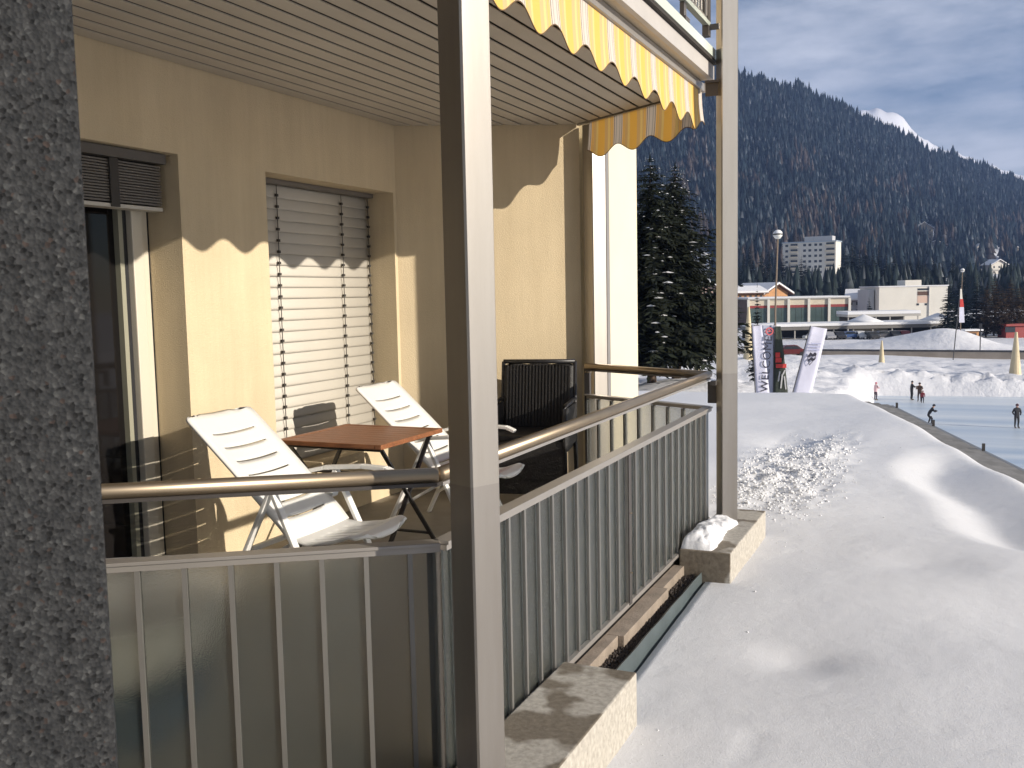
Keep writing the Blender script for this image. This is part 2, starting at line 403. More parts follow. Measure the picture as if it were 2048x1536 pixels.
def snow_mat(name, col=(0.76, 0.76, 0.775), bump=0.006, scale=60, scale2=9):
    m, t, p = newmat(name)
    p.inputs['Base Color'].default_value = (*col, 1); p.inputs['Roughness'].default_value = 0.65
    p.inputs['Specular IOR Level'].default_value = 0.25
    tcn = t.nodes.new('ShaderNodeTexCoord')
    n = t.nodes.new('ShaderNodeTexNoise'); n.inputs['Scale'].default_value = scale; n.inputs['Detail'].default_value = 6; n.inputs['Roughness'].default_value = 0.7
    n2 = t.nodes.new('ShaderNodeTexNoise'); n2.inputs['Scale'].default_value = scale2; n2.inputs['Detail'].default_value = 4
    ad = t.nodes.new('ShaderNodeMath'); ad.operation = 'MULTIPLY_ADD'; ad.inputs[1].default_value = 0.35
    b = t.nodes.new('ShaderNodeBump'); b.inputs['Distance'].default_value = bump
    for q in (n, n2): t.links.new(tcn.outputs['Object'], q.inputs['Vector'])
    t.links.new(n.outputs['Fac'], ad.inputs[0]); t.links.new(n2.outputs['Fac'], ad.inputs[2])
    t.links.new(ad.outputs[0], b.inputs['Height']); t.links.new(b.outputs['Normal'], p.inputs['Normal'])
    return m
snow_near = snow_mat('snow_near', bump=0.0055, scale=120, scale2=7)
snow_far = snow_mat('snow_far', (0.74, 0.74, 0.77), 0.25, 2.5, 0.5)
snow_cap = snow_mat('snow_cap', (0.76, 0.76, 0.78), 0.01, 40, 6)

# ------------------------------------------------------------------ ground: terrace snow, far snow field, ice
EP, ED = np.array((-1.15, 16.7)), np.array((0.2696, -0.963))       # edge line of the snow terrace
EN = np.array((0.963, 0.2696))
def rough_w(x, y): return np.exp(-((x + 1.38) / 0.52) ** 4 - ((y - 9.9) / 2.3) ** 4)
def terrace_h(x, y):
    e = (x - EP[0]) * EN[0] + (y - EP[1]) * EN[1]
    z = -0.20 + 0.018 * np.clip((y - 3.5) / 4, 0, 1)
    z = z + 0.045 * fbm(x * 0.45 + 3, y * 0.33, 3) + 0.016 * fbm(x * 1.1, y * 0.9 + 9, 2) + 0.0025 * fbm(x * 7, y * 7, 3)
    # wind hollow beside the edge: steep sunny left lip, long rise to the right
    xl = np.interp(y, (7.0, 7.24, 7.62, 8.76, 9.55, 10.3, 10.9, 11.6), (0.40, 0.17, 0.06, -0.18, -0.42, -0.50, -0.47, -0.40)) + 0.03 * np.sin(y * 3)
    hol = sstep(-0.05, 0.48, x - xl) * sstep(1.2, 0.30, x - xl) * sstep(6.85, 7.7, y) * sstep(11.8, 10.3, y)
    z = z - 0.13 * hol
    z = z - 0.05 * np.exp(-((x - 0.55) / 0.6) ** 2 - ((y - 5.7) / 0.5) ** 2) - 0.035 * np.exp(-((x + 0.62) / 0.2) ** 2 - ((y - 4.75) / 0.16) ** 2) - 0.03 * np.exp(-((x + 0.1) / 0.3) ** 2 - ((y - 6.6) / 0.25) ** 2)
    # trodden, broken snow beside the far block
    rough = rough_w(x, y)
    z = z + rough * (0.045 * fbm(x * 8.0, y * 6.0, 3, 0.7) + 0.035 * np.abs(fbm(x * 2.6 + 5, y * 1.8, 3)))
    z = z - 0.085 * np.exp(-((x + 1.70) / 0.34) ** 2 - ((y - 11.45) / 0.75) ** 2) + 0.03 * np.exp(-((x + 1.25) / 0.3) ** 2 - ((y - 10.6) / 0.8) ** 2)
    pits = vnoise(x * 4.3 + 40, y * 3.6 + 11)
    z = z - 0.012 * sstep(0.94, 0.995, pits) * sstep(9, 6, y)
    z = z - 0.010 * np.exp(-((x + 1.30) / 0.25) ** 2) * sstep(7.6, 6.8, y)
    # convex fall beyond the crest and the edge
    z = z - 0.45 * sstep(-0.28, 0.35, e) ** 1.3 - 2.6 * sstep(0.35, 2.2, e)
    z = z - 2.3 * sstep(17.2, 22.5, y) - 0.05 * sstep(15.0, 17.2, y)
    return z
xs = np.concatenate([np.arange(-11, -2.6, 0.14), np.arange(-2.6, 3.6, 0.045)])
ys = np.concatenate([np.arange(-2.0, 12.0, 0.045), np.arange(12.0, 23.0, 0.11)])
X, Yg = np.meshgrid(xs, ys)
Z = terrace_h(X, Yg)
under = ((X < -1.375) & (Yg < 7.05)) | ((X < -1.55) & (Yg < 7.35)) | ((X < -2.75) & (Yg < 9.2))
Z = np.where(under, -0.9, Z)
me = grid_mesh('snow_terrace', np.stack([X, Yg, Z], 2))
structure(link('snow_terrace', me, snow_near))
# crumbs of broken snow
cr = np.random.default_rng(21); nC = 5200
cx_ = np.concatenate([cr.normal(-1.42, 0.30, 7000), cr.uniform(-1.25, 1.6, 900), cr.normal(-1.05, 0.07, 400)]); cy_ = np.concatenate([cr.normal(9.6, 1.35, 7000), cr.uniform(3.2, 9.5, 900), cr.uniform(2.5, 3.9, 400)])
cs = np.concatenate([cr.gamma(1.3, 0.0055, 7000) + 0.002, cr.gamma(1.3, 0.0016, 900) + 0.001, cr.gamma(1.5, 0.0025, 400) + 0.001]); cs = np.minimum(cs, 0.034)
okc = ~((cx_ < -1.16) & (cy_ < 7.15)) & (cx_ > -2.5)
cx_, cy_, cs = cx_[okc], cy_[okc], cs[okc]; nC = len(cx_)
cs = cs * np.clip(rough_w(cx_, cy_) + 0.3, 0, 1); cz_ = terrace_h(cx_, cy_)
oct_ = np.array([(1, 0, 0), (-1, 0, 0), (0, 1, 0), (0, -1, 0), (0, 0, 1), (0, 0, -1)], float); of = np.array([(0, 2, 4), (2, 1, 4), (1, 3, 4), (3, 0, 4), (2, 0, 5), (1, 2, 5), (3, 1, 5), (0, 3, 5)])
an = cr.uniform(0, 6.28, nC); jit = cr.uniform(0.6, 1.25, (nC, 6, 3))
VV_ = oct_[None] * jit; xr_ = VV_[..., 0] * np.cos(an)[:, None] - VV_[..., 1] * np.sin(an)[:, None]; yr_ = VV_[..., 0] * np.sin(an)[:, None] + VV_[..., 1] * np.cos(an)[:, None]
VV_ = np.stack([xr_ * cs[:, None] + cx_[:, None], yr_ * cs[:, None] + cy_[:, None], VV_[..., 2] * cs[:, None] * 0.7 + (cz_ + cs * 0.08)[:, None]], 2)
stuff(link('snow_crumbs', tri_mesh('snow_crumbs', VV_.reshape(-1, 3), (of[None] + (np.arange(nC) * 6)[:, None, None]).reshape(-1, 3)), snow_near))

ICE_Z = -9.0
CTRL = np.array([(-12.6, 44.5, -2.75), (-9.5, 36, -3.1), (-5.5, 35.5, -3.3), (-2.0, 30, -5.0), (-5, 21, -2.9), (-16.6, 69, -5.4), (-17, 91, -4.9), (-11, 58, -5.2), (-9.5, 80, -6.4),
                 (-10.5, 98, -7.2), (-7.05, 119.4, -7.6), (6.3, 112.2, -7.9), (-3, 106, -8.2), (4, 105.5, -8.3), (-29.5, 151, -8.4), (8.9, 141, -8.4), (30, 135, -8.4), (-60, 160, -8.2),
                 (-15.9, 179, -7.9), (-39, 180, -8.1), (4, 200, -8.0), (-41, 223, -8), (-21, 232, -8), (-16, 257, -7.6), (-1, 264, -7.4), (30, 220, -8), (-70, 300, -5), (-30, 310, -5),
                 (10, 310, -6), (40, 310, -6), (-30, 60, -3.5), (-40, 100, -5.5), (-50, 30, -2.0), (-20, 22, -2.2), (3, 25, -7), (12, 25, -9), (40, 20, -9), (60, 60, -9), (60, 100, -9), (-150, 200, -6), (150, 200, -8), (-25, 120, -7)])
def rink_mask(x, y):
    left = -8.6 + 0.055 * (100 - y)
    return sstep(0.0, 2.6, x - left) * sstep(0.0, 2.0, (101.6 + 0.17 * x * 0 + 0.12 * (x + 7)) - y) * sstep(28, 33, y)
def field_h(x, y, rough=True):
    d2 = (x[..., None] - CTRL[:, 0]) ** 2 + ((y[..., None] - CTRL[:, 1])) ** 2 + 4.0
    wgt = d2 ** -1.6
    z = (wgt * CTRL[:, 2]).sum(-1) / wgt.sum(-1)
    m = rink_mask(x, y)
    if rough:
        k = sstep(33, 50, y) * sstep(142, 120, y)
        z = z + k * (0.55 * fbm(x * 0.28, y * 0.16, 4, 0.6) + 0.35 * np.abs(fbm(x * 0.7 + 3, y * 0.5, 3)))
    z = z + 2.6 * np.exp(-(((x - 0.3) / 6.0) ** 2 + ((y - 163) / 5.0) ** 2)) + 1.3 * np.exp(-(((x + 7.5) / 7.0) ** 2 + ((y - 165) / 5.0) ** 2))
    # ploughed bank along the far side of the ice
    fe = y - (101.6 + 0.12 * (x + 7))
    bank = np.exp(-((fe - 1.3) / 1.6) ** 2) * sstep(-14, -8, x)
    z = z + bank * (0.75 + 0.9 * np.abs(fbm(x * 0.9, y * 0.9, 4, 0.65)) + 0.5 * fbm(x * 2.3, y * 1.7, 3))
    return z * (1 - m) + (ICE_Z - 0.25) * m
xs = np.concatenate([np.arange(-430, -46, 12.0), np.arange(-46, 20, 0.45), np.arange(20, 330, 9.0)])
ys = np.concatenate([np.arange(8, 30, 3.0), np.arange(30, 100, 0.6), np.arange(100, 108, 0.3), np.arange(108, 172, 0.6), np.arange(172, 345, 6.0)])
X, Yg = np.meshgrid(xs, ys)
Z = field_h(X, Yg)
structure(link('snow_field', grid_mesh('snow_field', np.stack([X, Yg, Z], 2)), snow_far))
def gz(x, y): return float(field_h(np.array([[x]]), np.array([[y]]), True)[0, 0])

# one wide base sheet under everything, to the horizon
b = MB(); b.add([(-890, -790, -11), (890, -790, -11), (890, 4400, -11), (-890, 4400, -11)], [(0, 1, 2, 3)])
structure(b.build('ground', snow_far))

def ice_material():
    m, t, p = newmat('rink_ice')
    tcn = t.nodes.new('ShaderNodeTexCoord'); mpn = t.nodes.new('ShaderNodeMapping'); mpn.inputs['Scale'].default_value = (0.012, 0.22, 1)
    n = t.nodes.new('ShaderNodeTexNoise'); n.inputs['Scale'].default_value = 1.3; n.inputs['Detail'].default_value = 6
    t.links.new(tcn.outputs['Object'], mpn.inputs[0]); t.links.new(mpn.outputs[0], n.inputs['Vector'])
    r = t.nodes.new('ShaderNodeValToRGB'); r.color_ramp.elements[0].position = 0.36; r.color_ramp.elements[0].color = (0.40, 0.50, 0.62, 1)
    r.color_ramp.elements[1].position = 0.62; r.color_ramp.elements[1].color = (0.66, 0.71, 0.76, 1)
    t.links.new(n.outputs['Fac'], r.inputs['Fac']); t.links.new(r.outputs['Color'], p.inputs['Base Color'])
    p.inputs['Roughness'].default_value = 0.38; p.inputs['Specular IOR Level'].default_value = 0.35
    return m
b = MB(); b.add([(-8.2, 101.9, ICE_Z), (-4.0, 30, ICE_Z), (75, 30, ICE_Z), (75, 112, ICE_Z)], [(0, 1, 2, 3)])
structure(b.build('ice_rink', ice_material()))

# timber and metal coping along the edge of the terrace
cop = thing('roof_coping', 'weathered grey plank coping strip along the edge of the snow terrace', 'coping', (0, 0, 0))
cop_mat = M('coping_grey', (0.25, 0.24, 0.225), 0.8, var=0.3, vscale=3, mapscale=(1, 1, 1))
for k in range(3):
    for i in range(9):
        t0 = -2.4 + i * 2.55; off = 0.40 + 0.17 * k
        p = EP + ED * t0 + EN * off; q = EP + ED * (t0 + 2.54) + EN * off
        MB().bar((p[0], p[1], -0.56 - 0.028 * k), (q[0], q[1], -0.56 - 0.028 * k), 0.158, 0.04).build('plank', cop_mat, cop, bevel=0.004)
b = MB()
for i in range(9):
    p = EP + ED * (-2.0 + i * 2.4) + EN * 0.88
    b = MB().box(p[0] - 0.02, p[0] + 0.02, p[1] - 0.02, p[1] + 0.02, -0.66, -0.52); b.build('stud', dark_steel, cop)
p = EP + ED * -2.4 + EN * 0.88; q = EP + ED * 20.5 + EN * 0.88
MB().bar((p[0], p[1], -0.64), (q[0], q[1], -0.64), 0.05, 0.05).build('metal_strip', M('zinc', (0.25, 0.26, 0.27), 0.5, metal=0.4), cop)
p = EP + ED * -2.4 + EN * 0.60; q = EP + ED * 20.5 + EN * 0.60
MB().bar((p[0], p[1], -2.6), (q[0], q[1], -2.6), 0.56, 3.9).build('wall', M('terrace_wall', (0.3, 0.29, 0.27), 0.9, var=0.1), cop)

# ------------------------------------------------------------------ the apartment building
WX = -4.09
ZC = 2.96
FA = np.array((-4.09, 6.815)); FD = np.array((1.317, 0.739)); FD = FD / np.linalg.norm(FD)     # far wall
NB = np.array((-1.53, 2.77)); ND = np.array((-0.83, -0.557))                                     # near railing, from its corner
FC = np.array((-1.53, 6.72)); FE = np.array((-2.66, 7.31))                                       # far railing
VA = np.array((-2.68, 7.456)); VD = np.array((0.83, -0.555)); VD = VD / np.linalg.norm(VD)      # far valance
bld = thing('apartment_building', 'cream rendered apartment building with a covered ground floor balcony', 'building', (WX, 5, 0))
def B(builder, name, mat, **k):
    o = builder.build(name, mat, bld, **k); o.matrix_parent_inverse = Matrix.Translation((-WX, -5, 0)); return o

# back wall with openings and their reveals
def wall_holes(ys, zs, holes, x, depth):
    b = MB()
    inh = lambda yc, zc: any(h[0] < yc < h[1] and h[2] < zc < h[3] for h in holes)
    for i in range(len(ys) - 1):
        for j in range(len(zs) - 1):
            y0, y1, z0, z1 = ys[i], ys[i + 1], zs[j], zs[j + 1]
            if not inh((y0 + y1) / 2, (z0 + z1) / 2):
                b.add([(x, y0, z0), (x, y1, z0), (x, y1, z1), (x, y0, z1)], [(0, 1, 2, 3)])
    for (y0, y1, z0, z1) in holes:
        d = x - depth
        b.add([(x, y0, z0), (x, y0, z1), (d, y0, z1), (d, y0, z0)], [(0, 1, 2, 3)])
        b.add([(x, y1, z0), (d, y1, z0), (d, y1, z1), (x, y1, z1)], [(0, 1, 2, 3)])
        b.add([(x, y0, z1), (x, y1, z1), (d, y1, z1), (d, y0, z1)], [(0, 1, 2, 3)])
        b.add([(x, y0, z0), (d, y0, z0), (d, y1, z0), (x, y1, z0)], [(0, 1, 2, 3)])
    return b
DOOR = (2.2, 4.393, 0.02, 2.445); WIN = (5.18, 6.775, 0.42, 2.43)
wl = wall_holes([-3.0, 2.2, 4.393, 5.18, 6.775, 6.815], [-0.4, 0.02, 0.42, 2.43, 2.445, 6.2], [DOOR, WIN], WX, 0.40)
me = bpy.data.meshes.new('wall'); me.from_pydata(wl.v, [], wl.f); me.update()
o = link('wall', me, render_wall, bld); o.matrix_parent_inverse = Matrix.Translation((-WX, -5, 0))
# room behind the openings closes them
B(MB().box(WX - 0.62, WX - 0.58, 1.5, 7.2, -0.2, 2.7), 'inner_wall', M('room_dark', (0.05, 0.04, 0.035), 0.9))
# far wall (set at an angle) as a slab
fe = FA + FD * 1.50; nrm = np.array((FD[1], -FD[0]))
B(MB().prism([tuple(FA), tuple(fe), tuple(fe - nrm * 0.25), tuple(FA - nrm * 0.25)], -0.4, 6.2), 'wall', render_wall)
# next unit's end wall beyond the far corner
B(MB().box(-2.95, -2.60, 7.72, 8.545, -0.5, 6.2), 'wall', white_wall, bevel=0.006)
B(MB().box(-2.612, -2.585, 7.64, 7.714, -0.5, 2.95), 'expansion_strip', alu)
# floor slab
near_in = NB + ND * 3.08
flo = [(-1.56, 2.76), (-1.56, 6.73), (-2.66, 7.30), tuple(FA + FD * 1.40 - nrm * -0.002), (-4.092, 6.81), (-4.092, 1.05), tuple(near_in)]
B(MB().prism(flo, -0.22, 0.0), 'balcony_floor', floor_mat)
B(MB().box(-1.558, -1.545, 2.8, 6.72, -0.10, -0.045), 'floor_edge_trim', alu)
# soffit boards
nb = 19; pitch = 0.1305; x_first = WX + 0.012
def far_y(x):
    yw = FA[1] + (x - FA[0]) / FD[0] * FD[1] - 0.012
    yv = VA[1] + (x - VA[0]) / VD[0] * VD[1] - 0.035
    return min(yw, yv)
def near_y(x): return NB[1] - 0.35 + (x - NB[0]) / ND[0] * ND[1] if x < NB[0] else NB[1]
for i in range(nb):
    x0 = x_first + i * pitch; x1 = x0 + pitch - 0.024
    if x1 > -1.60: x1 = -1.60
    if x0 > -1.64: break
    xm = WX + 1.36
    cuts = [x0] + ([VA[0]] if x0 < VA[0] < x1 else []) + [x1]
    poly = [(x0, near_y(x0)), (x1, near_y(x1))] + [(x, far_y(x)) for x in reversed(cuts)]
    B(MB().prism(poly, ZC, ZC + 0.007), 'ceiling_board', board_mat, bevel=0.0015)
back = [(WX + 0.002, near_y(WX)), (-1.60, near_y(-1.60)), (-1.60, far_y(-1.60) + 0.02), (VA[0], VA[1] - 0.01), (WX + 0.002, FA[1] - 0.005)]
B(MB().prism(back, ZC + 0.045, ZC + 0.055), 'ceiling_backing', dark_gap)
tr0, tr1 = VA + VD * -0.12, VA + VD * 1.30
B(MB().bar((tr0[0], tr0[1], 3.0), (tr1[0], tr1[1], 3.0), 0.03, 0.10), 'ceiling_trim', M('trim_tan', (0.42, 0.36, 0.28), 0.6))
# storey above: slab edge, fascia, lower glass channel
B(MB().box(-4.08, -1.61, 0.6, 6.62, ZC + 0.065, ZC + 0.28).prism([(-4.08, 6.621), (-1.61, 6.621), (-1.61, 6.79), (-2.60, 7.44), (-2.80, 7.53), (-4.08, 6.82)], ZC + 0.065, ZC + 0.28), 'floor_slab', M('slab_tan', (0.50, 0.41, 0.29), 0.8, var=0.1))
B(MB().box(-1.533, -1.50, 1.9, 6.76, 3.03, 3.125), 'fascia', fascia_mat, bevel=0.002)
B(MB().box(-1.60, -1.536, 1.9, 6.76, 3.036, 3.07), 'edge_beam', M('beam_tan', (0.56, 0.46, 0.32), 0.7, var=0.08))
B(MB().box(-1.535, -1.474, 1.9, 6.75, 3.128, 3.147), 'shadow_gap', dark_gap)  # black strip standing in for the shadow gap above the fascia
B(MB().box(-1.482, -1.47, 1.9, 6.74, 3.15, 3.21), 'channel_strip', M('channel_green', (0.52, 0.56, 0.49), 0.45))
# door: blind box, frame, pane
DX = WX - 0.235
def P(parent, builder, name, mat, **k):
    o = builder.build(name, mat, parent, **k); return o
door = B(MB().box(DX - 0.07, DX - 0.02, 4.325, 4.385, 0.02, 2.44), 'door', door_frame_mat, bevel=0.004)
def sub(parent, builder, name, mat, **k):
    return builder.build(name, mat, parent, **k)          # parent's mesh is in world coordinates with identity local matrix
sub(door, MB().box(DX - 0.055, DX - 0.018, 4.387, 4.392, 0.02, 2.44), 'gasket', rubber)
sub(door, MB().box(DX - 0.06, DX + 0.012, 4.235, 4.318, 0.06, 2.40), 'sash', door_frame_mat, bevel=0.006)
sub(door, MB().box(DX - 0.05, DX - 0.03, 4.20, 4.233, 0.06, 2.40), 'gasket', rubber)
sub(door, MB().box(DX - 0.075, DX - 0.02, 4.165, 4.196, 0.06, 2.40), 'glazing_bead', M('bead', (0.30, 0.29, 0.22), 0.5))
sub(door, MB().box(DX - 0.065, DX - 0.058, 3.84, 4.163, 0.10, 2.38), 'pane', door_glass)
sub(door, MB().box(DX - 0.09, DX - 0.02, 3.70, 3.838, 0.06, 2.40), 'stile', door_wood, bevel=0.004)
sub(door, MB().box(DX - 0.065, DX - 0.058, 2.3, 3.698, 0.10, 2.38), 'pane', door_glass)
sub(door, MB().box(DX - 0.09, WX - 0.03, 2.2, 4.39, -0.02, 0.055), 'sill', alu)
# raised blind over the door: bundled slats
hb = B(MB().box(WX - 0.215, WX - 0.05, 2.25, 4.35, 2.385, 2.438), 'door_blind', M('blind_box', (0.10, 0.09, 0.08), 0.5))
for k in range(15):
    z = 2.376 - k * 0.0155
    sub(hb, MB().box(WX - 0.185 + 0.004 * (k % 2), WX - 0.095 + 0.004 * (k % 2), 2.27, 4.345, z - 0.0105, z), 'slat', blind_shaded)
sub(hb, MB().box(WX - 0.19, WX - 0.088, 2.27, 4.345, 2.118, 2.138), 'bottom_rail', blind_mat)
sub(hb, MB().box(WX - 0.087, WX - 0.078, 3.96, 4.02, 2.12, 2.384), 'lift_tape', cord_mat)
# window blind: closed convex slats with guide cords
bx = WX - 0.245
wb = B(MB().box(bx - 0.03, bx + 0.06, 5.185, 6.77, 2.395, 2.428), 'window_blind', M('blind_head', (0.16, 0.14, 0.12), 0.5))
sp = 0.0785; Ls = 0.094
prof = []
for q in range(7):
    t = q / 6 - 0.5
    a = math.radians(79)
    prof.append((-math.cos(a) * t * Ls * -1 + 0.006 * (1 - 4 * t * t), -math.sin(a) * t * Ls))
slat_v = []; slat_f = []
for yv in (5.20, 6.755):
    for (dx, dz) in prof: slat_v.append((dx, yv, dz))
for q in range(6): slat_f.append((q, q + 1, q + 8, q + 7))
slat_me = bpy.data.meshes.new('slat'); slat_me.from_pydata(slat_v, [], slat_f); slat_me.update(); slat_me.materials.append(blind_mat)
slat_me.polygons.foreach_set('use_smooth', [True] * 6)
for k in range(25):
    o = bpy.data.objects.new('slat', slat_me); COL.objects.link(o); o.parent = wb
    o.location = (bx + random.uniform(-0.0015, 0.0015), 0, 2.352 - k * sp)
    sm = o.modifiers.new('solid', 'SOLIDIFY'); sm.thickness = 0.0012
for yc in (5.57, 6.36, 6.735):
    b = MB().tube([(bx + 0.026, yc, 2.39), (bx + 0.026, yc, 0.44)], 0.0035, 6)
    for k in range(25):
        z = 2.325 - k * sp; b.box(bx + 0.018, bx + 0.034, yc - 0.011, yc + 0.011, z - 0.012, z + 0.006)
    sub(wb, b, 'ladder_cord', cord_mat)

# ------------------------------------------------------------------ steel columns
def column(name, label, c, az, size, z0, split, z1):
    t = thing(name, label, 'column', (c[0], c[1], z0), -math.radians(az), 'steel columns at the balcony corners')
    h = size / 2; c_ = 0.006
    oc = [(-h + c_, -h), (h - c_, -h), (h, -h + c_), (h, h - c_), (h - c_, h), (-h + c_, h), (-h, h - c_), (-h, -h + c_)]
    if split is None:
        MB().prism(oc, 0, z1 - z0).build('shaft', steel_up, t)
    else:
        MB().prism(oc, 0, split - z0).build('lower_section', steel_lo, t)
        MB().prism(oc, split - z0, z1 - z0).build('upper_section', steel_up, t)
    return t
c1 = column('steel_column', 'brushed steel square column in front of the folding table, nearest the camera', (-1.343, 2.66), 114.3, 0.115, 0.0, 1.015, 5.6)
MB().tube([(-0.02, -0.060, 0.07), (-0.02, -0.0555, 0.07)], 0.016, 12).build('plug_hole', rubber, c1)
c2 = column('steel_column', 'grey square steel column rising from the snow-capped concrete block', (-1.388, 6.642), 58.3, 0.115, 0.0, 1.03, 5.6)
c3 = column('steel_column', 'steel column at the back end of the balcony beside the pale end wall', (-2.655, 7.545), 125, 0.135, -0.3, None, 2.95)
def W(o):   # geometry given in world coordinates under a rotated thing
    return o
# brackets on the far column (children, coordinates turned into the column's frame)
def child_world(builder, name, mat, parent, **k):
    inv = (Matrix.Translation(parent.location) @ parent.rotation_euler.to_matrix().to_4x4()).inverted()
    o = builder.build(name, mat, parent, **k); o.matrix_parent_inverse = inv; return o
child_world(MB().box(-1.53, -1.43, 6.60, 6.66, 2.985, 3.0).prism([(-1.53, 6.625), (-1.43, 6.625), (-1.43, 6.635)], 2.90, 2.985), 'bracket', dark_steel, c2)
child_world(MB().box(-1.47, -1.435, 6.50, 6.545, 0.955, 0.985), 'bracket', dark_steel, c2)
child_world(MB().box(-1.475, -1.41, 6.49, 6.51, 3.30, 3.335), 'bracket', dark_steel, c2)
child_world(MB().box(-1.535, -1.47, 6.70, 6.715, 0.81, 0.96), 'rail_plate', dark_steel, c2)
child_world(MB().box(-1.475, -1.43, 6.66, 6.71, 0.93, 0.955), 'rail_plate_arm', dark_steel, c2)

# ------------------------------------------------------------------ balcony railing
rail = thing('balcony_railing', 'steel balcony railing with round handrail and frosted glass strips', 'railing', (-1.53, 4.7, 0))
def RL(builder, name, mat, **k):
    o = builder.build(name, mat, rail, **k); o.matrix_parent_inverse = Matrix.Translation((1.53, -4.7, 0)); return o
nearEnd = NB + ND * 3.0
def run(p, q, pitch, z_cap, name_len, post_at=(), first=0.0, glass=True, inward=1):
    p = np.array(p, float); q = np.array(q, float); L = np.linalg.norm(q - p); d = (q - p) / L
    n = np.array((d[1], -d[0])) * inward                      # outward
    a3 = (d[0], d[1], 0); n3 = (n[0], n[1], 0)
    def box(s0, s1, o0, o1, z0, z1):
        c = p + d * (s0 + s1) / 2 + n * (o0 + o1) / 2
        return MB().obox((c[0], c[1], (z0 + z1) / 2), a3, n3, (0, 0, 1), (s1 - s0) / 2, (o1 - o0) / 2, (z1 - z0) / 2)
    RL(box(0.004, L - 0.004, -0.035, 0.028, z_cap - 0.012, z_cap), 'cap_rail', alu, bevel=0.002)
    RL(box(0.004, L - 0.004, -0.004, 0.020, z_cap - 0.032, z_cap - 0.0135), 'head_channel', alu)
    RL(box(0.004, L - 0.004, -0.004, 0.020, -0.055, -0.036), 'bottom_channel', alu)
    s = first; marks = []
    while s < L - 0.02: marks.append(s); s += pitch
    edges = [0.01] + [m for m in marks if 0.02 < m < L - 0.02] + [L - 0.01]
    for m in edges[1:-1]:
        RL(box(m - 0.008, m + 0.008, 0.003, 0.016, -0.035, z_cap - 0.033), 'mullion', mullion_mat)
        RL(box(m - 0.008, m + 0.008, -0.018, -0.009, -0.035, z_cap - 0.033), 'inner_mullion', mullion_mat)
    for e0, e1 in zip(edges[:-1], edges[1:]):
        if e1 - e0 < 0.03: continue
        RL(box(e0 + 0.004, e1 - 0.004, -0.008, -0.001, -0.034, z_cap - 0.034), 'glass_strip', frosted)
    for m in post_at:
        pl = RL(box(m - 0.022, m + 0.022, 0.0165, 0.024, -0.05, z_cap - 0.034), 'post', dark_steel)
        for zz in (0.12, 0.44):
            c = p + d * m + n * 0.026
            MB().lathe([(0.0, 0), (0.009, 0.0), (0.009, 0.004), (0, 0.004)], n=8).build('bolt', rail_steel, pl, loc=(c[0], c[1], zz))
    return p, d, n, L
ZCAP = 0.785
run(NB, nearEnd, 0.1435, ZCAP, 'near', first=0.104, inward=-1)
run(NB, FC, 0.1485, ZCAP, 'front', post_at=(2.02,), first=0.072, inward=1)
run(FC, FE, 0.1485, ZCAP, 'far', first=0.09, inward=1)
ZR = 1.01
RL(MB().tube([(nearEnd[0], nearEnd[1], ZR), (NB[0] - 0.002, NB[1], ZR)], 0.0245, 16), 'handrail', rail_steel, smooth=True)
RL(MB().tube([(NB[0], NB[1], ZR), (FC[0], FC[1], ZR)], 0.0245, 16), 'handrail', rail_steel, smooth=True)
RL(MB().tube([(FC[0], FC[1], ZR), (FE[0], FE[1], ZR)], 0.0245, 16), 'handrail', rail_steel, smooth=True)
RL(MB().bar((NB[0], NB[1], ZR - 0.031), (FC[0], FC[1], ZR - 0.031), 0.03, 0.012), 'handrail_flat', alu)
RL(MB().bar((nearEnd[0], nearEnd[1], ZR - 0.031), (NB[0], NB[1], ZR - 0.031), 0.03, 0.012), 'handrail_flat', dark_steel)
RL(MB().bar((FC[0], FC[1], ZR - 0.031), (FE[0], FE[1], ZR - 0.031), 0.03, 0.012), 'handrail_flat', dark_steel)
RL(MB().box(FC[0] - 0.03, FC[0] - 0.005, FC[1] - 0.045, FC[1] - 0.02, -0.05, 0.772), 'corner_post', dark_steel)
RL(MB().box(NB[0] - 0.05, NB[0] - 0.015, NB[1] - 0.01, NB[1] + 0.03, -0.05, 0.772), 'corner_post', dark_steel)
RL(MB().lathe([(0.0, 0), (0.028, 0), (0.028, 0.012), (0.0, 0.012)], (FE[0] + 0.03, FE[1] - 0.03, 0.96)), 'end_flange', rail_steel)
RL(MB().box(FE[0] - 0.015, FE[0] + 0.03, FE[1] - 0.005, FE[1] + 0.03, -0.05, 0.99), 'end_post', dark_steel)

# railing of the balcony above (only its foot shows)
ur = thing('upper_balcony_railing', 'foot of the upper balcony railing above the striped awning', 'railing', (-1.4, 5, 3.1))
def UR(builder, name, mat, **k):
    o = builder.build(name, mat, ur, **k); o.matrix_parent_inverse = Matrix.Translation((1.4, -5, -3.1)); return o
UR(MB().box(-1.508, -1.47, 1.9, 6.52, 3.325, 3.353), 'bottom_rail', M('rail_green_grey', (0.33, 0.36, 0.31), 0.5))
UR(MB().box(-1.503, -1.476, 1.9, 6.52, 3.355, 3.37), 'bottom_channel', dark_steel)
for k in range(30):
    y = 6.42 - k * 0.1485
    if y < 2: break
    UR(MB().box(-1.484, -1.472, y - 0.008, y + 0.008, 3.372, 4.12), 'mullion', alu)
    UR(MB().box(-1.502, -1.497, y - 0.135, y - 0.012, 3.372, 4.12), 'glass_strip', frosted)
UR(MB().box(-1.513, -1.472, 6.46, 6.53, 3.26, 4.15), 'end_post', dark_steel)
for y in (5.9, 4.3, 2.7):
    UR(MB().box(-1.51, -1.484, y - 0.03, y + 0.03, 3.212, 3.324), 'foot', dark_steel)
    UR(MB().box(-1.53, -1.468, y - 0.05, y + 0.05, 3.213, 3.236), 'foot_plate', dark_steel)
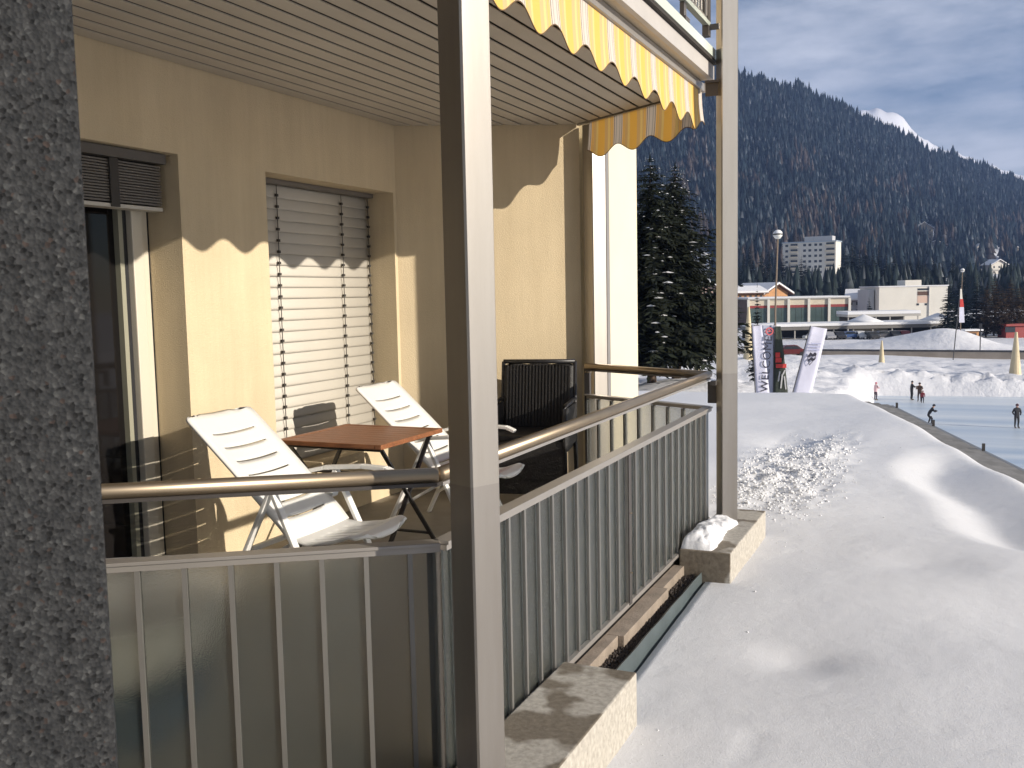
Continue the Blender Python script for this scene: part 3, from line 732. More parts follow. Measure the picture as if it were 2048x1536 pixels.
UR(MB().box(-1.513, -1.47, 1.9, 6.455, 4.122, 4.15), 'cap_rail', alu)

# ------------------------------------------------------------------ awnings
def valance(parent, p, q, ztop, drop, amp, per, phase, name='valance', sway=0.0035, inv=None):
    p = np.array(p, float); q = np.array(q, float); L = np.linalg.norm(q - p); d = (q - p) / L; n = np.array((d[1], -d[0]))
    ns = int(L / 0.012); nv = 9
    Vv = np.zeros((nv, ns + 1, 3)); uvu = np.zeros((nv, ns + 1))
    for i in range(ns + 1):
        s = L * i / ns; u = (s + phase) / per
        zb = ztop - drop - amp * 0.5 * (1 - math.cos(2 * math.pi * u))
        for j in range(nv):
            t = j / (nv - 1)
            off = sway * t * (math.sin(2 * math.pi * u * 0.5 + 1) * 0.8 + math.sin(2 * math.pi * u * 1.0 + 0.6)) + 0.012 * t * t
            if i > ns - 18: off += 0.008 * t * t * (1 - (ns - i) / 18)
            c = p + d * s + n * off
            Vv[j, i] = (c[0], c[1], ztop + (zb - ztop) * t); uvu[j, i] = u
    me = grid_mesh(name, Vv)
    uvl = me.uv_layers.new(name='uv')
    idx = np.zeros(len(me.loops), np.int32); me.loops.foreach_get('vertex_index', idx)
    uv = np.zeros((len(idx), 2), np.float32); uv[:, 0] = uvu.ravel()[idx]; uv[:, 1] = Vv[..., 2].ravel()[idx]
    uvl.data.foreach_set('uv', uv.ravel())
    o = link(name, me, awning_mat, parent)
    hem = []
    for i in range(0, ns + 1, 1): hem.append(tuple(Vv[-1, i]))
    h = MB().tube(hem, 0.0028, 5).build('hem', M('hem_brown', (0.14, 0.085, 0.04), 0.8), o)
    return o
aw = thing('awning', 'yellow and white striped awning valance along the balcony front', 'awning', (0, 0, 0))
valance(aw, (-1.605, 1.9), (-1.605, 6.84), 2.975, 0.208, 0.08, 0.39, 0.186, sway=0.0015)
MB().box(-1.628, -1.585, 1.9, 6.84, 2.977, 3.03).build('front_bar', alu, aw, bevel=0.004)
MB().box(-1.632, -1.58, 6.841, 6.855, 2.972, 3.035).build('end_cap', fascia_mat, aw)
aw2 = thing('awning', 'orange backlit awning valance hanging at the far end of the balcony', 'awning', (0, 0, 0))
e2 = VA + VD * 1.27
valance(aw2, tuple(VA + VD * 0.03), tuple(e2), 2.95, 0.215, 0.07, 0.392, 0.02, sway=0.004)
a = VA + VD * 0.0; 
MB().bar((a[0], a[1], 2.957), (e2[0], e2[1], 2.957), 0.03, 0.012).build('front_bar', M('bar_brown', (0.25, 0.18, 0.10), 0.6), aw2)

# ------------------------------------------------------------------ concrete blocks, gutter, snow cap
def block(name, label, x0, x1, y0, y1, z0, z1, seed):
    b = MB().box(x0, x1, y0, y1, z0, z1); o = b.build(name, block_mat, None, bevel=0.008)
    return tag(o, label, 'concrete block', 'concrete blocks under the columns')
blk1 = block('concrete_block', 'long stained concrete block at the foot of the nearest column', -1.505, -1.172, 1.2, 3.80, -0.45, 0.0, 1)
blk2 = block('concrete_block', 'concrete block capped with a loaf of snow below the far column', -1.505, -1.185, 5.785, 7.02, -0.45, -0.002, 2)
# a rounded loaf of snow left on the far block
NX, NY = 26, 60; Pm = np.zeros((NY, NX, 3))
for j in range(NY):
    for i in range(NX):
        u = i / (NX - 1); v = j / (NY - 1)
        x = -1.50 + 0.195 * u + 0.012 * math.sin(v * 9); y = 5.80 + 0.80 * v
        e = max(0.0, 1 - abs(2 * u - 1) ** 3.2) ** 0.55 * max(0.0, 1 - abs(2 * v - 1) ** 9) ** 0.6
        z = -0.004 + e * (0.085 + 0.02 * math.sin(v * 5 + 1))
        Pm[j, i] = (x, y, z)
Pm[..., 2] += (0.03 * fbm(Pm[..., 0] * 9, Pm[..., 1] * 7, 2) + 0.016 * fbm(Pm[..., 0] * 30, Pm[..., 1] * 30, 3)) * np.clip(Pm[..., 2] / 0.05, 0, 1)
Pm[..., 0] += 0.02 * fbm(Pm[..., 1] * 9, Pm[..., 0] * 2, 3)
o = link('snow_heap', grid_mesh('snow_heap', Pm), snow_cap)
tag(o, 'rounded loaf of leftover snow lying on the far concrete block', 'snow')
# gutter between the blocks
for i, (y0, y1) in enumerate(((3.806, 4.46), (4.464, 5.30), (5.304, 5.78))):
    structure(MB().box(-1.54, -1.472 + (0.03 if i == 1 else 0), y0, y1, -0.3, -0.105).build('paving_slab', paver_mat, None, bevel=0.003))
gv = MB(); 
for k in range(1400):
    x = random.uniform(-1.475, -1.385); y = random.uniform(3.81, 5.78); r = random.uniform(0.006, 0.013); z = -0.165 + random.uniform(-0.008, 0.006)
    gv.add([(x + r, y, z), (x - r, y + r * .3, z), (x, y + r, z), (x, y - r, z), (x, y, z + r), (x, y, z - r)],
           [(0, 2, 4), (2, 1, 4), (1, 3, 4), (3, 0, 4), (2, 0, 5), (1, 2, 5), (3, 1, 5), (0, 3, 5)])
stuff(gv.build('gravel', gravel_mat))
structure(MB().box(-1.48, -1.37, 3.805, 5.78, -0.4, -0.172).build('gravel_bed', gravel_mat))
ed = MB()
pts = [(-1.392 + 0.002 * math.sin(k * 1.3), 3.802 + k * 0.0989) for k in range(21)]
for (p, q) in zip(pts[:-1], pts[1:]):
    ed.add([(p[0], p[1], -0.16), (q[0], q[1], -0.16), (q[0] + 0.028, q[1], -0.135), (p[0] + 0.028, p[1], -0.135),
            (p[0] + 0.034, p[1], -0.30), (q[0] + 0.034, q[1], -0.30)], [(0, 1, 2, 3), (3, 2, 5, 4)])
o = ed.build('edging_sheet', edging_mat); tag(o, 'grey green sheet edging between gravel and snow below the railing', 'edging')

# ------------------------------------------------------------------ the shade-toned aggregate pillar right beside the camera
pp = atd(193, 768, 0.72); ang = math.radians(-24.4 - 20.0)
pr = np.array((math.cos(math.radians(57)), math.sin(math.radians(57))))       # along its visible face, to the right
pf = np.array((-pr[1], pr[0]))                                                  # away from the camera
q0 = np.array((pp[0], pp[1]))
b = MB().prism([tuple(q0), tuple(q0 + pf * 2.5), tuple(q0 + pf * 2.5 - pr * 0.35), tuple(q0 + pf * 0.6 - pr * 0.35), tuple(q0 + pf * 0.6 - pr * 0.9), tuple(q0 - pr * 0.9)], -0.6, 3.4)  # unseen wing behind the face, added to shade the wall and darken reflections
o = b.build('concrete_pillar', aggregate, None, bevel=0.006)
tag(o, 'shaded exposed aggregate concrete pillar at the left edge, close to the camera', 'pillar')

# ------------------------------------------------------------------ balcony furniture
def slotted(parent, name, prof, width, nslots, s_lo, s_hi, t_lo, t_hi, mat, round_end=0.12, concave=0.02, slot=0.013, along='t', thick=0.016):
    """panel swept along a side profile [(x,z)..]; slots are real openings across it"""
    prof = np.array(prof, float); seg = np.linalg.norm(np.diff(prof, axis=0), axis=1); cum = np.concatenate([[0], np.cumsum(seg)]); L = cum[-1]
    svals = list(np.linspace(0, L, 36)); slot_s = np.linspace(s_lo, s_hi, nslots) if along == 't' else []
    for c in slot_s: svals += [c - slot / 2, c + slot / 2]
    svals = np.array(sorted(svals)); tv = list(np.linspace(0, 1, 13)); 
    if along == 's':
        st = np.linspace(t_lo, t_hi, nslots)
        for c in st: tv += [c - slot / 2 / width, c + slot / 2 / width]
    else: tv += [t_lo, t_hi]
    tv = np.array(sorted(set(np.round(tv, 5))))
    Vv = np.zeros((len(svals), len(tv), 3))
    for i, s in enumerate(svals):
        x = np.interp(s, cum, prof[:, 0]); z = np.interp(s, cum, prof[:, 1])
        x2 = np.interp(min(s + 0.02, L), cum, prof[:, 0]); z2 = np.interp(min(s + 0.02, L), cum, prof[:, 1])
        x1 = np.interp(max(s - 0.02, 0), cum, prof[:, 0]); z1 = np.interp(max(s - 0.02, 0), cum, prof[:, 1])
        tx, tz = x2 - x1, z2 - z1; l = math.hypot(tx, tz); nx_, nz_ = -tz / l, tx / l
        e = max(0.0, (s - (L - round_end)) / round_end); wd = width * (1 - 0.30 * (1 - math.sqrt(max(0, 1 - e * e))))
        for j, t in enumerate(tv):
            c = concave * (1 - (2 * t - 1) ** 2)
            sag = 0.008 * (2 * t - 1) ** 2 * (1 - min(1.0, e * 1.0)) - 0.05 * abs(2 * t - 1) ** 3 * e ** 2
            Vv[i, j] = (x - nx_ * c * -1 + tx / l * sag, (t - 0.5) * wd, z - nz_ * c * -1 + tz / l * sag)
    keep = np.ones((len(svals) - 1, len(tv) - 1), bool)
    for i in range(len(svals) - 1):
        for j in range(len(tv) - 1):
            sc = (svals[i] + svals[i + 1]) / 2; tcn = (tv[j] + tv[j + 1]) / 2
            if along == 't':
                if any(abs(sc - c) < slot / 2 for c in slot_s) and t_lo < tcn < t_hi: keep[i, j] = False
            else:
                if any(abs(tcn - c) < slot / 2 / width for c in st) and s_lo < sc < s_hi: keep[i, j] = False
    me = grid_mesh(name, Vv, keep)
    o = link(name, me, mat, parent)
    m = o.modifiers.new('solid', 'SOLIDIFY'); m.thickness = thick; m.offset = 0
    return o

def lounge_chair(label, loc):
    t = thing('lounge_chair', label, 'chair', loc, 0, 'white plastic recliners on the balcony')
    slotted(t, 'backrest', [(0.06, 0.36), (0.0, 0.43), (-0.29, 0.70), (-0.53, 0.915), (-0.60, 0.975), (-0.655, 0.985)], 0.53, 7, 0.14, 0.76, 0.17, 0.83, plastic_white, 0.10)
    slotted(t, 'seat', [(0.03, 0.365), (0.14, 0.352), (0.30, 0.375), (0.40, 0.41), (0.47, 0.40), (0.485, 0.375)], 0.50, 5, 0.08, 0.36, 0.2, 0.8, plastic_white, 0.10, concave=-0.012, along='s', slot=0.008)
    for s in (-1, 1):
        y = s * 0.285
        MB().add([], []) 
        ar = MB()
        pts = [(-0.30, 0.60), (-0.10, 0.645), (0.15, 0.665), (0.30, 0.66), (0.36, 0.635)]
        for (a, b_) in zip(pts[:-1], pts[1:]): ar.bar((a[0], y, a[1]), (b_[0], y, b_[1]), 0.05, 0.022)
        ar.build('armrest', plastic_white, t, bevel=0.004)
        for fx in (-0.36, 0.27):
            MB().bar((-0.03, y, 0.635), (fx, y + s * 0.012, 0.0), 0.022, 0.042, up=(0, 1, 0)).build('leg', plastic_white, t, bevel=0.004)
        MB().bar((0.06, y * 0.9, 0.35), (-0.27, y, 0.16), 0.018, 0.035, up=(0, 1, 0)).build('side_brace', plastic_white, t, bevel=0.003)
    MB().bar((0.27, -0.26, 0.03), (0.27, 0.26, 0.03), 0.025, 0.025).build('cross_bar', plastic_white, t)
    MB().bar((-0.20, -0.25, 0.30), (-0.20, 0.25, 0.30), 0.025, 0.025).build('cross_bar', plastic_white, t)
    return t
ch1 = lounge_chair('white slatted plastic recliner nearest the glass door', (-3.10, 4.19, 0.0))
ch2 = dup(ch1, (-3.14, 5.87, 0.0), 0.0, 'white slatted plastic recliner behind the wooden table')
b = MB(); 
cush = bpy.data.meshes.new('cushion'); bm = bmesh.new(); bmesh.ops.create_uvsphere(bm, u_segments=20, v_segments=12, radius=1)
for v in bm.verts:
    v.co = Vector((math.copysign(abs(v.co.x) ** 0.6, v.co.x) * 0.13, math.copysign(abs(v.co.y) ** 0.6, v.co.y) * 0.17, v.co.z * 0.06))
bm.to_mesh(cush); bm.free(); cush.polygons.foreach_set('use_smooth', [True] * len(cush.polygons))
o = link('cushion', cush, red_cloth); o.location = (-2.99, 5.84, 0.455); o.rotation_euler = (0, math.radians(-14), 0.2)
tag(o, 'red cushion lying on the seat of the farther white recliner', 'cushion')

tb = thing('folding_table', 'square slatted wooden folding table on black crossed legs', 'table', (-3.41, 5.175, 0))
Hh = 0.38
for k in range(8):
    y0 = -Hh + 0.045 + k * 0.0838
    MB().box(-Hh + 0.046, Hh - 0.046, y0, y0 + 0.0795, 0.706, 0.728).build('plank', teak, tb, bevel=0.002)
for s in (-1, 1):
    MB().box(s * (Hh - 0.0225) - 0.0215, s * (Hh - 0.0225) + 0.0215, -Hh, Hh, 0.700, 0.730).build('edge_plank', teak, tb, bevel=0.003)
    MB().box(-Hh + 0.0455, Hh - 0.0455, s * (Hh - 0.02) - 0.019, s * (Hh - 0.02) + 0.019, 0.700, 0.7295).build('edge_plank', teak, tb, bevel=0.003)
    x = s * 0.335
    MB().bar((x, -0.31, 0.69), (x, 0.30, 0.0), 0.012, 0.028, up=(1, 0, 0)).build('leg', black_frame, tb)
    MB().bar((x - s * 0.016, 0.31, 0.69), (x - s * 0.016, -0.30, 0.0), 0.012, 0.028, up=(1, 0, 0)).build('leg', black_frame, tb)
for (y, z) in ((-0.31, 0.685), (0.31, 0.685), (-0.265, 0.05), (0.26, 0.05), (-0.14, 0.50)):
    MB().tube([(-0.335, y, z), (0.335, y, z)], 0.010, 8).build('cross_bar', black_frame, tb)

def rattan_chair(label, loc, rz):
    t = thing('rattan_chair', label, 'chair', loc, rz, 'black rattan chairs stacked at the end wall')
    # local: faces -y; back at +y
    bk = slotted(t, 'backrest', [(0.0, 0.42), (-0.05, 0.70), (-0.09, 0.93)], 0.56, 0, 5, 6, 0.1, 0.9, rattan_mat, 0.02, concave=0.01, thick=0.03)
    bk.rotation_euler = (0, 0, -math.pi / 2); bk.location = (0, 0.22, 0)
    for k in range(20):                                        # woven uprights
        x = -0.25 + k * 0.0263
        MB().bar((x, 0.200, 0.44), (x, 0.295, 0.92), 0.012, 0.006, up=(0, 1, 0)).build('weave_strip', rattan_mat, t)
    MB().box(-0.28, 0.28, -0.26, 0.24, 0.385, 0.43).build('seat', rattan_mat, t, bevel=0.012)
    for s in (-1, 1):
        x = s * 0.295
        MB().tube([(x, -0.25, 0.0), (x, -0.27, 0.40), (x, -0.25, 0.625), (x, -0.20, 0.65), (x, 0.24, 0.655)], 0.016, 8).build('armrest', black_frame, t, smooth=True)
        MB().tube([(x, 0.30, 0.0), (x, 0.23, 0.42), (x * 0.98, 0.315, 0.945)], 0.016, 8).build('leg', black_frame, t, smooth=True)
        MB().box(x - 0.014, x + 0.014, -0.25, 0.23, 0.44, 0.63).build('side_panel', rattan_mat, t)
    MB().tube([(-0.29, 0.315, 0.945), (0.29, 0.315, 0.945)], 0.018, 8).build('top_rail', black_frame, t, smooth=True)
    MB().box(-0.28, 0.28, -0.262, -0.245, 0.10, 0.384).build('apron', rattan_mat, t)
    return t
rc = rattan_chair('lower black rattan armchair of the stack at the end wall', (-2.92, 6.80, 0.0), math.radians(12))
dup(rc, (-2.915, 6.79, 0.115), math.radians(12), 'upper black rattan armchair, stacked on top of another')

# things blurred behind the frosted glass of the near side
tub = MB().lathe([(0.10, 0.0), (0.34, 0.02), (0.46, 0.10), (0.52, 0.24), (0.535, 0.30), (0.555, 0.305), (0.55, 0.315), (0.50, 0.29), (0.0, 0.27)], n=40)
o = tub.build('round_tub', plastic_white, None, smooth=True); o.location = (-2.98, 2.58, 0.175)
tag(o, 'round white plastic tub blurred behind the frosted glass at the left', 'tub')
crate = thing('storage_crate', 'dark blue plastic crate under the white tub behind frosted glass', 'crate', (-2.95, 2.60, 0.0), 0.3)
cb = MB().box(-0.33, 0.33, -0.24, 0.24, 0, 0.02)
for s in (-1, 1):
    cb.box(s * 0.32 - 0.01, s * 0.32 + 0.01, -0.24, 0.24, 0.021, 0.14); cb.box(-0.309, 0.309, s * 0.23 - 0.01, s * 0.23 + 0.01, 0.021, 0.14)
cb.build('body', blue_plastic, crate)
for s in (-1, 1): MB().box(-0.34, 0.34, s * 0.245 - 0.012, s * 0.245 + 0.012, 0.141, 0.17).build('rim', blue_plastic, crate)

# ------------------------------------------------------------------ hill, mountain
def ridge_tab(tab):
    t = np.array(tab, float); return lambda px: (np.interp(px, t[:, 0], t[:, 1]), np.interp(px, t[:, 0], t[:, 2]))
HR = ridge_tab([(1000, 60, 1240), (1280, 95, 1280), (1400, 128, 1290), (1480, 160, 1300), (1560, 176, 1320), (1640, 205, 1350), (1700, 226, 1370), (1760, 256, 1390), (1830, 296, 1420),
                (1900, 317, 1450), (1960, 338, 1470), (2048, 371, 1500), (2200, 430, 1560), (2500, 500, 1600)])
D0, HP = 335.0, 1.9
def hill_pt(px, v):
    px = np.asarray(px, float); v = np.asarray(v, float)
    py, D = HR(px); py = py + 16
    top = CAMP[2] + (ray_z(px, py) * D / FPX)
    d = D0 + (D - D0) * v
    vv = np.clip(v, 0, None)
    z = -6.5 + (top + 6.5) * vv ** HP
    z = np.where(v > 1, top - (v - 1) * 220, z)
    hx = RW[0, 0] * (px - CX) + RW[0, 1] * (570 - CY) + RW[0, 2] * FPX
    hy = RW[1, 0] * (px - CX) + RW[1, 1] * (570 - CY) + RW[1, 2] * FPX
    wob = 6 * fbm(px * 0.02, v * 9, 3) * np.clip(v * 3, 0, 1)
    return np.stack([hx * d / FPX, hy * d / FPX, z + wob], -1)
def ray_z(px, py): return RW[2, 0] * (px - CX) + RW[2, 1] * (py - CY) + RW[2, 2] * FPX
def hill_hit(px, py):
    vs = np.linspace(0.0, 1.0, 1500); P3 = hill_pt(np.full_like(vs, px), vs)
    c = (P3 - CAMP) @ RW                                   # to camera coordinates
    yy = CY + FPX * c[:, 1] / c[:, 2]
    k = int(np.argmax(yy < py)) if (yy < py).any() else len(vs) - 1
    return P3[k], vs[k]
pxs = np.linspace(950, 2600, 120); vs = np.concatenate([np.linspace(-0.03, 1.0, 70), np.linspace(1.03, 1.6, 8)])
PX, VV = np.meshgrid(pxs, vs)
structure(link('hill', grid_mesh('hill', hill_pt(PX, VV)), M('hill_snow', (0.55, 0.56, 0.60), 0.9, var=0.5, vscale=0.05)))

MR = ridge_tab([(1450, 330, 4000), (1600, 275, 4000), (1690, 226, 4000), (1720, 218, 4000), (1745, 215, 4000), (1775, 222, 4000), (1800, 236, 4000), (1835, 262, 4000), (1880, 296, 4000),
                (1960, 322, 4000), (2048, 345, 4000), (2200, 372, 4000), (2500, 420, 4000)])
pm = np.linspace(1450, 2330, 140); tm = np.linspace(0, 1.25, 40); PM, TM = np.meshgrid(pm, tm)
py, D = MR(PM); D = 3300 + 700 * TM
zt = ray_z(PM, py) * 4000 / FPX + EYE
z = np.where(TM <= 1, zt * TM ** 1.2, zt * (1 - (TM - 1) * 1.5)) + 26 * fbm(PM * 0.03, TM * 6, 5, 0.6) * np.clip(1.25 * TM, 0, 1) * (TM < 1.1)
hx = RW[0, 0] * (PM - CX) + RW[0, 1] * (300 - CY) + RW[0, 2] * FPX; hy = RW[1, 0] * (PM - CX) + RW[1, 1] * (300 - CY) + RW[1, 2] * FPX
structure(link('mountain', grid_mesh('mountain', np.stack([hx * D / FPX, hy * D / FPX, z], 2)), M('mountain_snow', (0.80, 0.80, 0.84), 0.9, var=0.12, vscale=0.01)))

# clearings on the hillside: (px, py, radius px in x, in y)
CLEAR = [(1405, 515, 30, 36), (1490, 462, 22, 7), (1652, 316, 9, 9), (1686, 314, 6, 7), (1712, 302, 14, 6), (1617, 515, 66, 42), (1850, 458, 26, 26), (1880, 500, 30, 14), (1815, 428, 14, 14), (1958, 497, 14, 16),
         (2015, 500, 45, 16), (1990, 535, 40, 25), (1920, 510, 10, 10)]
def tint_mat(name, rough=0.85):
    m, t, p = newmat(name); a = t.nodes.new('ShaderNodeVertexColor'); a.layer_name = 'tint'
    t.links.new(a.outputs['Color'], p.inputs['Base Color']); p.inputs['Roughness'].default_value = rough; p.inputs['Specular IOR Level'].default_value = 0.15
    return m
forest_mat = tint_mat('forest')
def forest_template(seed, tiers=4, n=6):
    r = np.random.default_rng(seed); V = []; F = []; T = []
    for k in range(tiers):
        z0 = 0.10 + 0.82 * k / tiers; z1 = min(1.0, z0 + 0.42); R = 0.17 * (1 - k / (tiers + 0.35)) + 0.012
        b = len(V); V.append((0, 0, z1)); T.append(0.55)
        for i in range(n):
            a = 2 * math.pi * (i + 0.4 * r.random() + 0.5 * k) / n; rr = R * (0.72 + 0.5 * r.random()) 
            V.append((rr * math.cos(a), rr * math.sin(a), z0 - 0.05 * r.random())); T.append(1.0)
        for i in range(n): F.append((b, b + 1 + i, b + 1 + (i + 1) % n))
    return np.array(V), np.array(F), np.array(T)
def scatter(name, pos, hts, tints, mat, nvar=5):
    Vs = []; Fs = []; Cs = []; off = 0
    tmpl = [forest_template(50 + i) for i in range(nvar)]
    pick = rng.integers(0, nvar, len(pos))
    for i in range(nvar):
        ix = np.nonzero(pick == i)[0]
        if len(ix) == 0: continue
        V, F, T = tmpl[i]; a = rng.random(len(ix)) * 6.28; ca, sa = np.cos(a), np.sin(a); h = hts[ix]; wd = h * rng.uniform(0.85, 1.25, len(ix))
        x = (V[None, :, 0] * ca[:, None] - V[None, :, 1] * sa[:, None]) * wd[:, None] + pos[ix, 0][:, None]
        y = (V[None, :, 0] * sa[:, None] + V[None, :, 1] * ca[:, None]) * wd[:, None] + pos[ix, 1][:, None]
        z = V[None, :, 2] * h[:, None] + pos[ix, 2][:, None]
        Vs.append(np.stack([x, y, z], 2).reshape(-1, 3)); nV = len(V)
        Fs.append((F[None] + (np.arange(len(ix)) * nV)[:, None, None] + off).reshape(-1, 3)); off += len(ix) * nV
        jit = rng.uniform(0.75, 1.3, (len(ix), nV, 1))
        sn = (rng.random((len(ix), nV, 1)) < 0.08) * rng.uniform(0.04, 0.18, (len(ix), nV, 1))     # snow caught on the tips
        Cs.append((tints[ix][:, None, :] * jit + sn * np.array((0.95, 1.0, 1.1))).reshape(-1, 3))
    V = np.concatenate(Vs); F = np.concatenate(Fs); Cc = np.concatenate(Cs)
    me = tri_mesh(name, V, F); ca = me.color_attributes.new('tint', 'FLOAT_COLOR', 'POINT')
    ca.data.foreach_set('color', np.concatenate([Cc, np.ones((len(Cc), 1))], 1).astype(np.float32).ravel())
    return link(name, me, mat)
N = 17000
fpx = rng.uniform(1215, 2230, N * 2); fv = np.sqrt(rng.uniform(0.03 ** 2 * 9, 1.03 ** 2, N * 2)) ; fv = np.clip((fv * 1.0), 0, 1.02)
P3 = hill_pt(fpx, fv)
c = (P3 - CAMP) @ RW; sx = CX + FPX * c[:, 0] / c[:, 2]; sy = CY + FPX * c[:, 1] / c[:, 2]
ok = np.ones(len(sx), bool)
for (a, b_, ra, rb) in CLEAR: ok &= ((sx - a) / ra) ** 2 + ((sy - b_ - rb * 0.5) / rb) ** 2 > rng.uniform(0.6, 1.1, len(sx))
ok &= ~((sy > 560))
ok &= fbm(fpx * 0.035 + 2, fv * 22, 3) > rng.uniform(-0.75, -0.25, len(sx))
ix = np.nonzero(ok)[0][:N]
P3 = P3[ix]; fv = fv[ix]; fpx = fpx[ix]
hts = (9 + 15 * rng.beta(2.2, 1.8, len(ix))) * (0.85 + 0.3 * fv) * (1 + 0.35 * fbm(fpx * 0.05, fv * 30, 2))
larch = (fbm(fpx * 0.02 + 4, fv * 14, 3) > 0.12) & (rng.random(len(ix)) < 0.55) & (fv < 0.75)
tn = np.where(larch[:, None], np.array((0.046, 0.037, 0.034)), np.array((0.010, 0.018, 0.024))) * rng.uniform(0.55, 1.6, (len(ix), 1))
P3[:, 2] -= 0.6
n2 = 520; qx = rng.uniform(1360, 2110, n2); qd = rng.uniform(292, 410, n2)         # wood at the foot of the hill
Q3 = np.array([atd(a_, 575, b_) for a_, b_ in zip(qx, qd)]); hz_ = hill_pt(qx, (qd - D0) / 1000.0)[:, 2]; Q3[:, 2] = np.where(qd < 340, -6.2, hz_) - 0.5
keepq = ~((qx > 1560) & (qx < 1680) & (qd > 380)); Q3 = Q3[keepq]
P3 = np.concatenate([P3, Q3]); hts = np.concatenate([hts, rng.uniform(9, 17, len(Q3))]); tn = np.concatenate([tn, np.array((0.016, 0.024, 0.024)) * rng.uniform(0.6, 1.6, (len(Q3), 1))])
stuff(scatter('hill_forest', P3, hts, tn, forest_mat))

# ------------------------------------------------------------------ conifers that can be told apart
bark = M('bark', (0.075, 0.05, 0.035), 0.95, var=0.4, vscale=8, bump=0.02, bscale=20, mapscale=(1, 1, 0.3))
tree_snow = M('branch_snow', (0.86, 0.86, 0.88), 0.7)
def conifer_mesh(seed, H, R, whorls, per, samples, base=0.06, tint=(0.016, 0.024, 0.016), spr=0.30, sparse=1.0, crown_pow=0.85, snow=0.0, droop=0.25, wfac=0.18, ragged=0.0):
    r = np.random.default_rng(seed); V = []; F = []; T = []; SV = []; SF = []
    def quad(p, d, sd, L, wd, t):
        b = len(V)
        V.extend([p, p + d * L * 0.45 + sd * wd, p + d * L, p + d * L * 0.45 - sd * wd]); F.append((b, b + 1, b + 2)); F.append((b, b + 2, b + 3)); T.extend([t] * 4)
    for k in range(whorls):
        t = (k + r.random() * 0.6) / whorls; z = H * (base + (1 - base) * t)
        Lb = R * max(0.02, (1 - t)) ** crown_pow * (1.0 - 0.35 * max(0, 0.12 - t) / 0.12)
        npr = max(3, int(per * (0.55 + 0.45 * (1 - t))))
        a0 = r.random() * 6.28
        for i in range(npr):
            if r.random() > sparse: continue
            a = a0 + 2 * math.pi * (i + r.uniform(-0.3, 0.3)) / npr; L = Lb * r.uniform(0.62 - ragged * 0.6, 1.12 + ragged) + 0.05 * H * 0.03
            d = np.array((math.cos(a), math.sin(a), 0)); sd = np.array((-d[1], d[0], 0)); up = np.array((0, 0, 1.0))
            sh = r.uniform(0.65, 1.35)
            for q in range(samples):
                s = (q + 0.5) / samples
                p = d * L * s + up * (z + L * (0.10 * s - droop * s * s + r.uniform(-0.03, 0.03)))
                ll = max(0.02, L * spr * (1.05 - 0.65 * s)) * r.uniform(0.7, 1.3)
                for sg in (-1, 1):
                    dd = d * 0.72 + sd * sg * 0.75 + up * r.uniform(-0.55, 0.05); dd /= np.linalg.norm(dd)
                    pn = np.cross(dd, up); pn /= max(1e-6, np.linalg.norm(pn)); pn = pn * 0.8 + up * r.uniform(-0.6, 0.6)
                    quad(p, dd, pn, ll, ll * wfac, sh * r.uniform(0.7, 1.3))
                if r.random() < 0.5:
                    quad(p, np.array((d[0] * 0.4, d[1] * 0.4, -0.9)), sd, ll * 0.8, ll * 0.16, sh * 0.8)
                if snow > 0 and s > 0.3 and r.random() < snow * (0.5 + t):
                    w_ = ll * r.uniform(0.30, 0.62); w_ *= 0.75; hgt = w_ * r.uniform(0.10, 0.2); b = len(SV); c0 = p + up * 0.02
                    el = r.uniform(0.8, 1.6)
                    for m in range(6):
                        an = m * math.pi / 3; SV.append(c0 + d * math.cos(an) * w_ * el * r.uniform(.7, 1.2) + sd * math.sin(an) * w_ * r.uniform(.7, 1.2) - up * 0.015 * (1 + math.cos(an)))
                    SV.append(c0 + up * hgt)
                    SF.extend([(b + m, b + (m + 1) % 6, b + 6) for m in range(6)])
    # leader
    quad(np.array((0, 0, H * 0.97)), np.array((0, 0, 1.0)), np.array((1.0, 0, 0)), H * 0.05, H * 0.004, 1)
    V = np.array(V); F = np.array(F); T = np.array(T)[:, None] * np.array(tint)[None]
    me = tri_mesh('crown', V, F); ca = me.color_attributes.new('tint', 'FLOAT_COLOR', 'POINT')
    ca.data.foreach_set('color', np.concatenate([T, np.ones((len(T), 1))], 1).astype(np.float32).ravel()); me.materials.append(forest_mat)
    ms = None
    if SV: 
        ms = tri_mesh('branch_snow', np.array(SV), np.array(SF)); ms.materials.append(tree_snow)
    return me, ms
def trunk_mesh(H, r0):
    b = MB(); n = 8; pts = [(0.02 * H * 0.1 * math.sin(k * 1.7), 0.02 * H * 0.1 * math.cos(k), H * k / n - (0.4 if k == 0 else 0)) for k in range(n + 1)]
    b.tube(pts, [r0 * (1.25 if k == 0 else 1) * (1 - 0.93 * k / n) for k in range(n + 1)], 9)
    me = bpy.data.meshes.new('trunk'); me.from_pydata(b.v, [], b.f); me.update(); me.materials.append(bark); return me
def tree(name, label, cat, loc, meshes, rz=0.0, scale=1.0, group=None):
    t = thing(name, label, cat, loc, rz, group); t.scale = (scale,) * 3 if not hasattr(scale, '__len__') else scale
    for nm, me in meshes:
        if me is None: continue
        o = bpy.data.objects.new(nm, me); COL.objects.link(o); o.parent = t
        if nm == 'branch_snow': o['kind'] = 'stuff'
    return t
